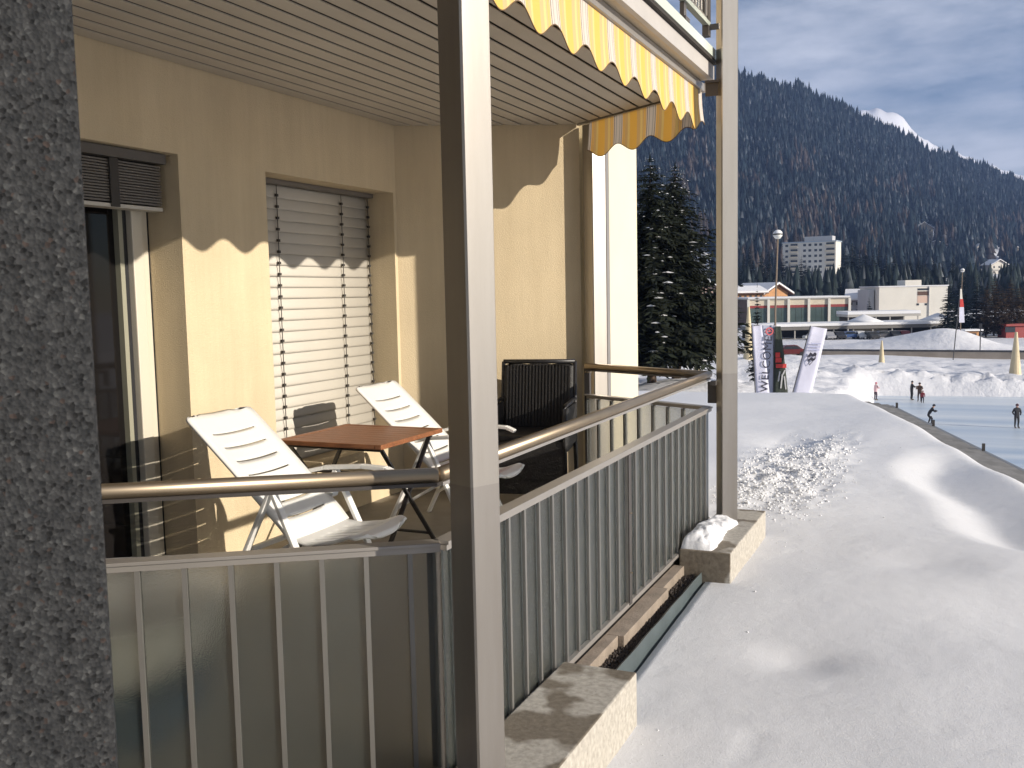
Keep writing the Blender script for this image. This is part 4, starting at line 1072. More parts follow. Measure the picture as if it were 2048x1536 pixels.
# the two big spruces beside the end wall
for i, (px, d, ptop, label, seed, R) in enumerate(((1303, 45.0, 318, 'tall snow-flecked spruce standing right beside the pale end wall', 11, 3.4),
                                                   (1352, 46.5, 336, 'slightly lower spruce grown into the right side of the tallest spruce', 12, 3.3))):
    p = atd(px, 765, d); z0 = gz(p[0], p[1]) - 0.05; H = atd(px, ptop, d)[2] - z0
    me, ms = conifer_mesh(seed, H, R, 66, 14, 10, base=0.10, tint=(0.017, 0.021, 0.013), spr=0.30, crown_pow=0.66, ragged=0.3, snow=0.04, droop=0.30)
    tree('spruce_tree', label, 'tree', (p[0], p[1], z0), [('crown', me), ('trunk', trunk_mesh(H * 0.96, 0.20)), ('branch_snow', ms)])
# conifers in the village belt
var = []
for i in range(5):
    H = 16.0
    me, ms = conifer_mesh(30 + i, H, 3.3 + 0.35 * (i % 3), 28, 11, 6, base=0.05, tint=(0.014, 0.022, 0.022), spr=0.46, crown_pow=0.8, snow=0.05, wfac=0.30)
    var.append((me, ms, trunk_mesh(H * 0.95, 0.24)))
lvar = []
for i in range(3):
    me, ms = conifer_mesh(60 + i, 15.0, 4.2, 30, 12, 6, base=0.10, tint=(0.060, 0.040, 0.024), spr=0.36, sparse=0.85, wfac=0.2, crown_pow=0.5, droop=0.05)
    lvar.append((me, None, trunk_mesh(14.4, 0.22)))
def put_conifer(px, ytop, ybase, d, label, k, kind=0, group=None):
    p = atd(px, ybase, d)
    if d < 330:
        z0 = gz(p[0], p[1]) - 0.3
    else: z0 = p[2]
    H = atd(px, ytop, d)[2] - z0
    vv = (var if kind == 0 else lvar)[k % (5 if kind == 0 else 3)]; base = 16.0 if kind == 0 else 15.0
    s = H / base
    return tree('conifer' if kind == 0 else 'larch_tree', label, 'tree', (p[0], p[1], z0), [('crown', vv[0]), ('trunk', vv[2]), ('branch_snow', vv[1])], rz=k * 1.3, scale=(s * 1.0, s * 1.0, s), group=group)
put_conifer(1514, 566, 690, 78, 'slim dark young fir behind the WELCOME flag', 0).scale = (0.30, 0.30, 0.52)
put_conifer(1897, 556, 650, 172, 'dark fir in front of the right end of the white hall', 1)
put_conifer(1922, 540, 655, 178, 'dark fir just behind the pole with the narrow banner', 2)
put_conifer(1952, 548, 655, 182, 'dark fir between the banner pole and the brown larches', 3)
put_conifer(1738, 592, 640, 228, 'small round-topped dark fir at the left corner of the white hall', 4)
ORD = ['first', 'second', 'third', 'fourth', 'fifth', 'sixth', 'seventh', 'eighth', 'ninth', 'tenth', 'eleventh', 'twelfth', 'thirteenth', 'fourteenth', 'fifteenth', 'sixteenth', 'seventeenth', 'eighteenth', 'nineteenth', 'twentieth']
for i, (px, yt, d) in enumerate(((1972, 572, 176), (1988, 556, 180), (2004, 575, 174), (2019, 560, 182), (2036, 570, 178), (2056, 562, 184), (2078, 570, 178))):
    put_conifer(px, yt, 655, d, ORD[i] + ' brown larch from the left in the stand at the right edge', i, 1, 'brown larches at the right edge')
spots = [(1488, 500, 575, 345), (1500, 488, 570, 350), (1522, 500, 572, 348), (1538, 492, 575, 352), (1552, 515, 580, 340), (1566, 505, 578, 346), (1578, 520, 580, 344), (1602, 508, 585, 336), (1611, 520, 585, 340),
         (1622, 545, 590, 330), (1636, 550, 590, 332), (1690, 488, 572, 350), (1704, 478, 570, 356), (1718, 492, 575, 350), (1730, 486, 572, 354), (1745, 500, 575, 350), (1756, 490, 572, 352), (1772, 505, 574, 350), (1788, 498, 572, 354),
         (1803, 512, 574, 350), (1820, 505, 572, 352), (1836, 510, 572, 350), (1850, 520, 575, 348), (1866, 512, 572, 352), (1884, 520, 575, 350), (1905, 505, 575, 348), (1935, 512, 575, 350), (1965, 528, 575, 350),
         (1675, 530, 585, 334), (1660, 548, 590, 330), (1650, 560, 590, 326), (1400, 560, 620, 300), (1418, 548, 618, 305), (1384, 552, 620, 302), (1880, 545, 585, 332), (1930, 545, 590, 330), (1960, 540, 590, 334), (1985, 548, 590, 330), (2010, 552, 590, 332), (2040, 556, 590, 330),
         (1496, 528, 590, 322), (1535, 535, 592, 322), (1560, 548, 594, 318), (1782, 548, 585, 330), (1820, 545, 585, 332), (1846, 552, 588, 328), (1712, 545, 588, 330), (1745, 552, 590, 326)]
spots += [(1790, 560, 600, 300), (1805, 552, 598, 305), (1680, 556, 600, 300), (1860, 556, 596, 308), (1878, 562, 598, 300), (1908, 560, 600, 298), (1940, 556, 600, 302), (1972, 562, 600, 296), (2000, 566, 602, 292), (2024, 560, 600, 300), (2046, 566, 602, 292), (2070, 560, 600, 300)]
zones = [(0, 1470, 'behind the two big spruces'), (1470, 1640, 'in front of the hotel'), (1640, 1770, 'between the hotel and the white hall'), (1770, 1900, 'above the white hall'), (1900, 3000, 'above the brown larches')]
cnt = {}
for i, (px, yt, yb, d) in enumerate(sorted(spots)):
    zn = [q for q in zones if q[0] <= px < q[1]][0][2]; k = cnt.get(zn, 0); cnt[zn] = k + 1
    put_conifer(px, yt, yb, d, ORD[k] + ' dark conifer from the left in the wood ' + zn, i, 0, 'conifers between village and hill')

# ------------------------------------------------------------------ village buildings
def frame_at(px, py, d, yaw_deg=0.0):
    """origin on the ground under a pixel at distance d; returns (origin, angle) with local +x = picture right, local -y = towards camera"""
    p = atd(px, py, d); ang = math.atan2(RW[1, 0], RW[0, 0]) + math.radians(yaw_deg)
    return p, ang
def px2m(d): return d / FPX
house_white = M('house_white', (0.66, 0.63, 0.57), 0.85, var=0.05, vscale=0.3)
house_shade = M('house_grey', (0.45, 0.45, 0.46), 0.85, var=0.08, vscale=0.3)
pine_wood = M('pine_wood', (0.48, 0.25, 0.11), 0.8, var=0.2, vscale=0.8)
dark_wood = M('dark_wood', (0.10, 0.055, 0.04), 0.8, var=0.3, vscale=0.8)
window_dark = M('window_dark', (0.03, 0.035, 0.045), 0.12, spec=0.6)
red_paint = M('red_paint', (0.28, 0.045, 0.04), 0.6)
green_glass = M('green_glass', (0.075, 0.105, 0.10), 0.2, spec=0.5, var=0.2, vscale=0.5)
cream_paint = M('cream_paint', (0.62, 0.54, 0.42), 0.8)
concrete_far = M('concrete_far', (0.42, 0.40, 0.37), 0.9, var=0.1, vscale=0.3)
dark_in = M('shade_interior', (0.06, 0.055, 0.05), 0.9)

def gable_house(name, label, px, py, d, wpx, hpx, depth, wall, roofpx, yaw=0, base_mat=None, rows=2, cols=3, ov=0.8, balcony=True, snow=True, z_ground=None, ridge_x=False, gable_mat=None):
    p, ang = frame_at(px, py, d, yaw); m = px2m(d); Wd = wpx * m; Hh_ = hpx * m; Rh = roofpx * m
    z0 = p[2] if z_ground is None else z_ground
    t = thing(name, label, 'house', (p[0], p[1], z0), ang)
    h = Wd / 2
    if not ridge_x:       # gable faces the camera
        b = MB(); pro = [(-h, 0), (h, 0), (h, Hh_), (0, Hh_ + Rh), (-h, Hh_)]
        b.add([(x, 0, z) for x, z in pro] + [(x, depth, z) for x, z in pro], [(0, 1, 2, 3, 4), (9, 8, 7, 6, 5)] + [(i, (i + 1) % 5, 5 + (i + 1) % 5, 5 + i) for i in range(5)])
        b.build('wall', wall, t)
        for s in (-1, 1):
            rl = MB(); e = (s * (h + ov), Hh_ - Rh * ov / h); tp = (0, Hh_ + Rh)
            for (th, off, nm, mt) in ((0.25, 0.0, 'roof', dark_wood), (0.45, 0.27, 'roof_snow', snow_cap)):
                rl = MB(); vs = []
                for y in (-ov, depth + ov):
                    vs += [(e[0], y, e[1] + off), (tp[0], y, tp[1] + off), (tp[0], y, tp[1] + off + th), (e[0], y, e[1] + off + th)]
                rl.add(vs, [(0, 1, 2, 3), (7, 6, 5, 4), (0, 4, 5, 1), (1, 5, 6, 2), (2, 6, 7, 3), (3, 7, 4, 0)])
                if nm == 'roof' or snow: rl.build(nm, mt, t)
    else:                 # eaves face the camera
        b = MB(); pro = [(0, 0), (depth, 0), (depth, Hh_), (depth / 2, Hh_ + Rh), (0, Hh_)]
        b.add([(-h, y, z) for y, z in pro] + [(h, y, z) for y, z in pro], [(0, 1, 2, 3, 4), (9, 8, 7, 6, 5)] + [(i, (i + 1) % 5, 5 + (i + 1) % 5, 5 + i) for i in range(5)])
        b.build('wall', wall, t)
        for s in (0, 1):
            e = (-ov, Hh_ - Rh * ov / (depth / 2)) if s == 0 else (depth + ov, Hh_ - Rh * ov / (depth / 2)); tp = (depth / 2, Hh_ + Rh)
            for (th, off, nm, mt) in ((0.25, 0.0, 'roof', dark_wood), (0.45, 0.27, 'roof_snow', snow_cap)):
                rl = MB(); vs = []
                for x in (-h - ov, h + ov):
                    vs += [(x, e[0], e[1] + off), (x, tp[0], tp[1] + off), (x, tp[0], tp[1] + off + th), (x, e[0], e[1] + off + th)]
                rl.add(vs, [(0, 1, 2, 3), (7, 6, 5, 4), (0, 4, 5, 1), (1, 5, 6, 2), (2, 6, 7, 3), (3, 7, 4, 0)])
                if nm == 'roof' or snow: rl.build(nm, mt, t)
    rh = Hh_ / rows
    for r in range(rows):
        for c in range(cols):
            x = -h + Wd * (c + 0.5) / cols; ww = min(0.55, Wd / cols * 0.22); z = rh * (r + 0.32)
            wn = MB().box(x - ww, x + ww, -0.05, 0.02, z, z + rh * 0.42).build('window', window_dark, t)
            MB().box(x - ww - 0.1, x + ww + 0.1, -0.12, -0.03, z - 0.12, z - 0.01).build('sill', house_white, wn)
        if balcony and r > 0:
            bo = MB().box(-h + 0.2, h - 0.2, -1.1, -0.02, rh * r - 0.1, rh * r + 0.05).build('balcony', base_mat or dark_wood, t)
            MB().box(-h + 0.2, h - 0.2, -1.15, -1.06, rh * r + 0.06, rh * r + 0.95).build('balustrade', base_mat or wall, bo)
    return t
gable_house('chalet', 'orange timber chalet with a broad snowy gable left of the sports hall', 1552, 648, 262, 62, 62, 12, pine_wood, 16, yaw=28, cols=4, rows=2, ov=1.2, base_mat=pine_wood)
gable_house('chalet', 'long orange timber chalet with a snowy roof just right of the far column', 1496, 648, 250, 66, 62, 9, pine_wood, 9, yaw=10, cols=6, rows=3, ov=1.0, ridge_x=True, base_mat=pine_wood)
gable_house('house', 'low house with a wide snowy roof and dark red gable between the halls', 1722, 630, 262, 52, 30, 10, house_shade, 17, yaw=-22, cols=4, rows=2, ridge_x=True, base_mat=dark_wood, balcony=False)
gable_house('house', 'small snow-roofed house half hidden behind the dark spruces', 1415, 628, 262, 44, 50, 9, M('house_pink', (0.50, 0.36, 0.30), 0.85), 14, yaw=0, cols=3, rows=2, balcony=False)
for (px, py, wp, hp, rp_, wall, label, yaw) in ((1848, 482, 32, 26, 12, M('chalet_grey', (0.40, 0.34, 0.27), 0.85), 'chalet with a dark gable high on the wooded hillside', -20),
                                               (1815, 436, 13, 8, 5, M('chalet_brown', (0.34, 0.20, 0.13), 0.85), 'tiny brown chalet, highest on the hillside', 0),
                                               (1872, 494, 26, 8, 5, M('chalet_low', (0.30, 0.28, 0.27), 0.85), 'low snowy roofed annex just below the dark gabled chalet', -15),
                                               (1998, 548, 34, 20, 9, M('chalet_white', (0.62, 0.58, 0.52), 0.85), 'white chalet with balconies above the brown larches', 10),
                                               (2026, 505, 24, 10, 4, M('chalet_yellow', (0.66, 0.47, 0.22), 0.85), 'yellow house on the slope at the right edge', 15),
                                               (1959, 506, 9, 14, 5, M('chalet_pale', (0.68, 0.64, 0.58), 0.85), 'narrow pale house among the trees left of the yellow house', 0)):
    P3h, v = hill_hit(px, py); d = float(((P3h - CAMP) @ RW)[2])
    gable_house('chalet', label, px, py, d, wp, hp, wp * px2m(d) * 0.8, wall, rp_, yaw=yaw, rows=max(1, int(hp / 7)), cols=3, ov=1.0, balcony=hp > 15, z_ground=P3h[2] - 0.5, base_mat=wall)

# hotel on the slope
d = 560; m = px2m(d); p, ang = frame_at(1617, 556, d, -30)
P3h, v = hill_hit(1617, 556); d = float(((P3h - CAMP) @ RW)[2]); m = px2m(d)
ht = thing('hotel', 'white seven storey hotel with sunlit balconies on the wooded slope', 'hotel', tuple(P3h - np.array((0, 0, 1.5))), ang)
Wd = 104 * m; Hh_ = 76 * m
MB().box(-Wd / 2, Wd / 2, 0, 14, 0, Hh_).build('wall', house_white, ht)
MB().box(-Wd / 2 - 0.4, Wd / 2 + 0.4, -0.4, 14.4, Hh_ + 0.01, Hh_ + 0.5).build('roof', M('roof_blue', (0.35, 0.42, 0.50), 0.7), ht)
MB().box(-Wd * 0.1, Wd * 0.42, 2, 10, Hh_ + 0.51, Hh_ + 3.2).build('penthouse', house_shade, ht)
rows = 7; rh = Hh_ / rows
for r in range(rows):
    for x in (-0.42, -0.08, 0.02, 0.13, 0.22):
        xx = x * Wd
        w_ = MB().box(xx - 0.75, xx + 0.75, -0.06, 0.05, rh * r + 0.9, rh * r + 2.2).build('window', window_dark, ht)
    for (x0, x1) in ((-0.36, -0.20), (0.31, 0.49)):
        bo = MB().box(x0 * Wd, x1 * Wd, -1.6, -0.02, rh * r + 0.15, rh * r + 0.32).build('balcony', house_white, ht)
        MB().box(x0 * Wd, x1 * Wd, -1.65, -1.56, rh * r + 0.33, rh * r + 1.35).build('balustrade', cream_paint, bo)
        MB().box(x0 * Wd + 0.4, x1 * Wd - 0.4, -0.06, 0.05, rh * r + 0.5, rh * r + 2.5).build('balcony_door', window_dark, ht)

# sports hall with red bands and green glazing
d = 224; m = px2m(d); p, ang = frame_at(1597, 655, d, -4)
hl = thing('sports_hall', 'flat roofed hall with white pilasters, red bands and green glazing', 'hall', (p[0], p[1], gz(p[0], p[1]) - 0.2), ang)
Wd = 198 * m; Hh_ = zat(1597, d, 598) - hl.location.z
MB().box(-Wd / 2, Wd / 2, 0.3, 18, 0, Hh_ - 0.01).build('wall', dark_wood, hl)
MB().box(-Wd / 2 - 0.2, Wd / 2 + 0.2, -0.3, 18.2, Hh_, Hh_ + 0.25).build('roof', concrete_far, hl)
MB().box(-Wd / 2 - 0.1, Wd / 2 + 0.1, -0.2, 18.1, Hh_ + 0.26, Hh_ + 0.55).build('roof_snow', snow_cap, hl)
MB().box(-Wd / 2, Wd / 2, 0.02, 0.28, Hh_ - 1.35, Hh_ - 0.02).build('fascia_band', cream_paint, hl)
MB().box(-Wd / 2, Wd / 2, 0.05, 0.28, Hh_ - 1.95, Hh_ - 1.36).build('red_band', red_paint, hl)
MB().box(-Wd / 2, Wd / 2, 0.05, 0.28, 1.2, 1.9).build('red_band', red_paint, hl)
for k in range(6):
    x = -Wd / 2 + Wd * k / 5
    MB().box(x - 0.28, x + 0.28, -0.35, 0.015, 0, Hh_ - 0.01).build('pilaster', house_white, hl)
    if k < 5:
        for j in range(3):
            w3 = (Wd / 5 - 0.6) / 3; xa = x + 0.3 + j * w3
            MB().box(xa + 0.03, xa + w3 - 0.03, 0.08, 0.25, 1.92, Hh_ - 1.97).build('glazing_panel', green_glass, hl)
# white hall
d = 246; m = px2m(d); p, ang = frame_at(1826, 622, d, -3)
wh = thing('white_hall', 'windowless white hall with a dark vent and salmon door, behind the carport', 'hall', (p[0], p[1], gz(p[0], p[1])), ang)
Wd = 134 * m; z_of = lambda y: zat(1826, d, y) - wh.location.z
MB().box(-Wd / 2, Wd / 2, 0, 16, 0, z_of(573)).build('wall', house_white, wh)
MB().box(-Wd / 2 - 0.2, Wd / 2 + 0.2, -0.2, 16.2, z_of(573) + 0.01, z_of(571)).build('roof_snow', snow_cap, wh)
MB().box(-8 * m, 24 * m, 3, 9, z_of(571), z_of(560)).build('roof_cabin', house_white, wh)
MB().box(8 * m, 30 * m, -0.05, 0.02, z_of(581), z_of(577)).build('vent', window_dark, wh)
MB().box(8 * m, 30 * m, -0.06, 0.02, z_of(591), z_of(583)).build('vent', dark_wood, wh)
MB().box(8 * m, 29 * m, -0.04, 0.02, z_of(606), z_of(592)).build('panel', M('salmon', (0.58, 0.42, 0.34), 0.8), wh)
MB().box(30 * m, 31 * m, -0.25, -0.02, 0.5, z_of(573)).build('corner_joint', house_shade, wh)
MB().box(-Wd / 2 - 14 * m, -Wd / 2 - 0.3, 3, 12, 0, z_of(578)).build('wing', house_shade, wh)
for (x, y) in ((9, 609), (25, 609)): MB().box(x * m - 0.3, x * m + 0.3, -0.07, 0.02, z_of(y + 2), z_of(y - 2)).build('window', window_dark, wh)
# second canopy
d = 205; m = px2m(d); p, ang = frame_at(1768, 655, d, -2)
cn = thing('flat_canopy', 'long flat snowy canopy with dark open side in front of the white hall', 'canopy', (p[0], p[1], gz(p[0], p[1])), ang)
zf = lambda y: zat(1768, d, y) - cn.location.z
MB().box(-72 * m, 72 * m, 0, 8, zf(633), zf(628)).build('roof', concrete_far, cn)
MB().box(-72 * m, 72 * m, -0.1, 8.1, zf(628) + 0.01, zf(622)).build('roof_snow', snow_cap, cn)
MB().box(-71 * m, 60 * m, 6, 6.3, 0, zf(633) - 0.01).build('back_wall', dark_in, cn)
for k in range(6): MB().box((-70 + k * 27.5) * m - 0.1, (-70 + k * 27.5) * m + 0.1, 0.2, 0.4, 0, zf(633) - 0.01).build('post', concrete_far, cn)
# carport
d = 182; m = px2m(d); p, ang = frame_at(1735, 685, d, 2.4)
cp = thing('carport', 'long open carport with a thick snow roof and two snow cones on top', 'carport', (p[0], p[1], gz(p[0], p[1])), ang)
zf = lambda y: zat(1735, d, y) - cp.location.z
MB().box(-230 * m, 214 * m, 0, 9, zf(657), zf(650)).build('roof', M('carport_edge', (0.16, 0.15, 0.14), 0.8), cp)
MB().box(-230 * m, 214 * m, -0.15, 9.1, zf(650) + 0.01, zf(644.5)).build('roof_snow', snow_cap, cp)
for x in (8, 160): MB().lathe([(3.6, 0), (2.4, 0.45), (1.0, 1.05), (0.25, 1.35), (0.0, 1.4)], (x * m, 3.5, zf(644.5) - 0.01), 14).build('snow_cone', snow_cap, cp, smooth=True)
for k in range(12): MB().box((-225 + k * 39.5) * m - 0.1, (-225 + k * 39.5) * m + 0.1, 0.3, 0.5, 0, zf(657) - 0.01).build('post', concrete_far, cp)
MB().box(-8 * m, 64 * m, 5.0, 5.3, 0, zf(657) - 0.02).build('screen_wall', M('beige_wall', (0.52, 0.45, 0.33), 0.85), cp)
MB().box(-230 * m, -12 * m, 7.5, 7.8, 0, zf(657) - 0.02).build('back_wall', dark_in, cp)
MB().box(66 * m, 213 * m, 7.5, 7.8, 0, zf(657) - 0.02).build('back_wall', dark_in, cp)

# parked cars
tyre = M('tyre', (0.02, 0.02, 0.02), 0.8); car_glass = M('car_glass', (0.02, 0.025, 0.03), 0.1, spec=0.6)
def make_car(label, col, loc, rz, group, body_mat=None):
    t = thing('parked_car', label, 'car', loc, rz, group)
    bmt = body_mat or M('car_paint', col, 0.3, spec=0.5)
    pro = [(-2.1, 0.3), (-2.15, 0.75), (-1.35, 0.92), (-0.75, 1.42), (0.75, 1.45), (1.45, 0.98), (2.1, 0.85), (2.15, 0.3)]
    b = MB(); n = len(pro)
    b.add([(x, -0.85, z) for x, z in pro] + [(x, 0.85, z) for x, z in pro], [tuple(range(n)), tuple(range(2 * n - 1, n - 1, -1))] + [(i, (i + 1) % n, n + (i + 1) % n, n + i) for i in range(n)])
    b.build('body', bmt, t, bevel=0.08)
    for s in (-1, 1):
        MB().add([(-1.2, s * 0.862, 0.95), (1.3, s * 0.862, 0.98), (0.7, s * 0.855, 1.36), (-0.7, s * 0.855, 1.36)], [(0, 1, 2, 3)]).build('side_window', car_glass, t)
        for x in (-1.3, 1.35):
            MB().tube([(x, s * 0.72, 0.31), (x, s * 0.90, 0.31)], 0.31, 14).build('wheel', tyre, t)
    return t
cars = [(1530, 684, 176, (0.03, 0.03, 0.035), 'black'), (1655, 683, 178, (0.28, 0.28, 0.30), 'grey'), (1676, 683, 178, (0.02, 0.02, 0.025), 'black'), (1698, 683, 178, (0.04, 0.08, 0.20), 'blue'),
        (1720, 683, 178, (0.5, 0.5, 0.5), 'silver'), (1742, 682, 176, (0.03, 0.03, 0.03), 'black'), (1764, 681, 177, (0.07, 0.07, 0.08), 'dark grey'), (1786, 681, 177, (0.02, 0.02, 0.02), 'black'),
        (1806, 680, 177, (0.16, 0.02, 0.02), 'dark red'), (1630, 684, 178, (0.55, 0.55, 0.53), 'white')]
for i, (px, py, d, col, nm) in enumerate(cars):
    p = atd(px, py, d); lab = {1530: 'black car parked left of the WELCOME flag under the carport', 1655: 'grey car parked in the carport just right of the crest flag', 1676: 'black car parked second from the crest flag in the carport',
                               1698: 'blue car parked third from the crest flag', 1720: 'silver car parked left of the beige carport screen', 1742: 'black car in front of the left end of the beige screen',
                               1764: 'dark grey car behind the middle cone', 1786: 'black car at the right end of the beige screen', 1806: 'dark red car parked left of the tall snow heap', 1630: 'white car parked behind the crest flag'}[px]
    make_car(lab, col, (p[0], p[1], gz(p[0], p[1])), math.atan2(RW[1, 0], RW[0, 0]) + 0.05 + (math.pi / 2 if i % 3 else 0), 'cars parked in the carport')
p = atd(1580, 715, 128); make_car('dark red car driving along the barrier behind the flags', (0.10, 0.012, 0.012), (p[0], p[1], gz(p[0], p[1])), math.atan2(RW[1, 0], RW[0, 0]), None)

# road barrier
p0 = atd(1250, 706, 152); p1 = atd(2300, 730, 122)
rb_ = thing('road_barrier', 'long low grey wall with a dark top rail along the road behind the rink', 'barrier', (0, 0, 0))
L = np.linalg.norm((p1 - p0)[:2]); nseg = 24
wall_b = M('barrier_wall', (0.34, 0.29, 0.24), 0.9, var=0.25, vscale=0.4)
for k in range(nseg):
    a = p0 + (p1 - p0) * k / nseg; b_ = p0 + (p1 - p0) * (k + 1) / nseg; dz = 0.01
    MB().bar((a[0], a[1], -7.95), (b_[0], b_[1], -7.95), 0.3, 1.0).build('wall_panel', wall_b, rb_)
    MB().bar((a[0], a[1], -7.32), (b_[0], b_[1], -7.32), 0.35, 0.22).build('top_rail', M('barrier_rail', (0.05, 0.05, 0.055), 0.6) if k == 0 else bpy.data.materials['barrier_rail'], rb_)
    MB().bar((a[0], a[1], -8.2), (a[0], a[1], -7.2), 0.2, 0.36, up=(1, 0, 0)).build('post', dark_steel, rb_)

# tall pale cones round the rink
cone_mat = M('cone_timber', (0.62, 0.52, 0.34), 0.7, var=0.12, vscale=3, mapscale=(1, 1, 0.2))
for (px, yb, d, yt, wpx, lab) in ((1394, 776, 70, 703, 24, 'pale slender cone nearest the spruces, left of the far column'), (1497, 720, 90, 614, 22, 'tallest pale cone, just left of the WELCOME flag'),
                                  (1763, 733, 112, 681, 14, 'small pale cone in the middle behind the skaters'), (2030, 753, 100, 664, 24, 'pale cone at the right edge behind the rink')):
    p = atd(px, yb, d); H = (yb - yt) * px2m(d); r0 = wpx * 0.5 * px2m(d); z0 = min(p[2], gz(p[0], p[1])) - 0.1; H += p[2] - z0
    t = thing('timber_cone', lab, 'cone', (p[0], p[1], z0), 0, 'pale cones round the rink')
    n = 14
    for k in range(n):                                           # tapering staves
        a0 = 2 * math.pi * k / n; a1 = 2 * math.pi * (k + 0.97) / n
        vs = [(r0 * math.cos(a0), r0 * math.sin(a0), 0), (r0 * math.cos(a1), r0 * math.sin(a1), 0), (r0 * .2 * math.cos(a1), r0 * .2 * math.sin(a1), H), (r0 * .2 * math.cos(a0), r0 * .2 * math.sin(a0), H)]
        vi = [(x * 0.85, y * 0.85, z) for x, y, z in vs]
        MB().add(vs + vi, [(0, 1, 2, 3), (7, 6, 5, 4), (0, 4, 5, 1), (1, 5, 6, 2), (2, 6, 7, 3), (3, 7, 4, 0)]).build('stave', cone_mat, t)

# ------------------------------------------------------------------ flags
def text_mesh(txt, size):
    cu = bpy.data.curves.new('lettering', 'FONT'); cu.body = txt; cu.size = size; cu.extrude = 0.002; cu.align_x = 'LEFT'
    cu.space_character = 1.08
    o = bpy.data.objects.new('tmp', cu); COL.objects.link(o); dg = bpy.context.evaluated_depsgraph_get()
    me = bpy.data.meshes.new_from_object(o.evaluated_get(dg)); bpy.data.objects.remove(o); return me
flag_white = M('flag_white', (0.60, 0.60, 0.72), 0.8, var=0.08, vscale=2); flag_dark = M('flag_dark', (0.035, 0.045, 0.035), 0.8, var=0.3, vscale=3)
flag_grey = M('flag_grey', (0.36, 0.38, 0.48), 0.8, var=0.15, vscale=2); ink = M('ink', (0.02, 0.02, 0.035), 0.8); red_ink = M('red_ink', (0.50, 0.045, 0.04), 0.8); pink_ink = M('pink_ink', (0.55, 0.12, 0.13), 0.8)
pole_mat = M('flag_pole', (0.05, 0.05, 0.055), 0.4)
def flag_thing(label, pxb, d, group='feather flags beyond the snow terrace'):
    p = atd(pxb, 800, d); z0 = gz(p[0], p[1]); t = thing('feather_flag', label, 'flag', (p[0], p[1], z0 - 0.1), math.atan2(RW[1, 0], RW[0, 0]), group); return t, p, z0 - 0.1
def quadflag(t, p, z0, d, corners, mat, name='cloth', off=0.0, nx=6, nz=14, wob=0.03):
    """corners px: TL, TR, BR, BL mapped on the flag's vertical plane"""
    m = px2m(d); L = [((px - p_px) * m, zat(px, d, py) - z0) for px, py in corners for p_px in (p[3],)]
    Pm = np.zeros((nz, nx, 3))
    for j in range(nz):
        for i in range(nx):
            u = i / (nx - 1); v = j / (nz - 1)
            a = np.array(L[0]) * (1 - u) + np.array(L[1]) * u; b_ = np.array(L[3]) * (1 - u) + np.array(L[2]) * u; c_ = a * (1 - v) + b_ * v
            Pm[j, i] = (c_[0], off + wob * math.sin(3 * u + 4 * v), c_[1])
    o = link(name, grid_mesh(name, Pm), mat, t); s = o.modifiers.new('solid', 'SOLIDIFY'); s.thickness = 0.006; return o
d = 35
# WELCOME flag
t, p, z0 = flag_thing('white feather flag reading WELCOME, leftmost of the three flags', 1530, d); P4 = (p[0], p[1], p[2], 1530)
quadflag(t, P4, z0, d, [(1504, 652), (1523, 650), (1546, 850), (1516, 850)], flag_white)
MB().tube([((1515 - 1530) * px2m(d), 0.02, 0), ((1503 - 1530) * px2m(d), 0.02, zat(1503, d, 650) - z0)], 0.018, 6).build('pole', pole_mat, t)
me = text_mesh('WELCOME', 0.40); me.materials.append(ink); o = bpy.data.objects.new('lettering', me); COL.objects.link(o); o.parent = t
o.location = ((1535 - 1530) * px2m(d) , -0.055, zat(1530, d, 784) - z0); o.rotation_euler = Euler((math.radians(90), math.radians(-86), 0), 'XYZ')
# grey strip flag behind it with a pink ring, and the dark flag
t, p, z0 = flag_thing('dark feather flag with a pink ring and red blocks, middle of the three', 1556, d + 0.8); P4 = (p[0], p[1], p[2], 1556); dd = d + 0.8
quadflag(t, P4, z0, dd, [(1523, 650), (1550, 650), (1546, 850), (1540, 850)], flag_grey, off=0.02)
quadflag(t, P4, z0, dd, [(1549, 652), (1560, 652), (1582, 850), (1545, 850)], flag_dark, off=-0.05)
rm = px2m(dd); cx0 = (1538 - 1556) * rm; cz0 = zat(1538, dd, 662) - z0
ring = MB(); nn = 16
for k in range(nn):
    a0 = 6.283 * k / nn; a1 = 6.283 * (k + 1) / nn
    for (ra, rb2) in ((0.15, 0.10),):
        ring.add([(cx0 + ra * math.cos(a0), -0.035, cz0 + ra * math.sin(a0)), (cx0 + ra * math.cos(a1), -0.035, cz0 + ra * math.sin(a1)), (cx0 + rb2 * math.cos(a1), -0.035, cz0 + rb2 * math.sin(a1)), (cx0 + rb2 * math.cos(a0), -0.035, cz0 + rb2 * math.sin(a0))], [(0, 1, 2, 3)])
ring.build('ring_emblem', pink_ink, t)
MB().add([(cx0 - 0.08, -0.036, cz0 - 0.02), (cx0 + 0.08, -0.036, cz0 - 0.02), (cx0, -0.036, cz0 + 0.07)], [(0, 1, 2)]).build('emblem_peak', pink_ink, t)
for (x0, x1, y0, y1) in ((1549, 1558, 704, 714), (1549, 1561, 715, 724), (1550, 1571, 727, 735)):
    a = (x0 - 1556) * rm; b_ = (x1 - 1556) * rm
    MB().box(a, b_, -0.105, -0.098, zat(1556, dd, y1) - z0, zat(1556, dd, y0) - z0).build('red_block', red_ink, t)
MB().tube([((1546 - 1556) * rm, -0.03, 0), ((1547 - 1556) * rm, -0.03, zat(1547, dd, 648) - z0)], 0.016, 6).build('pole', pole_mat, t)
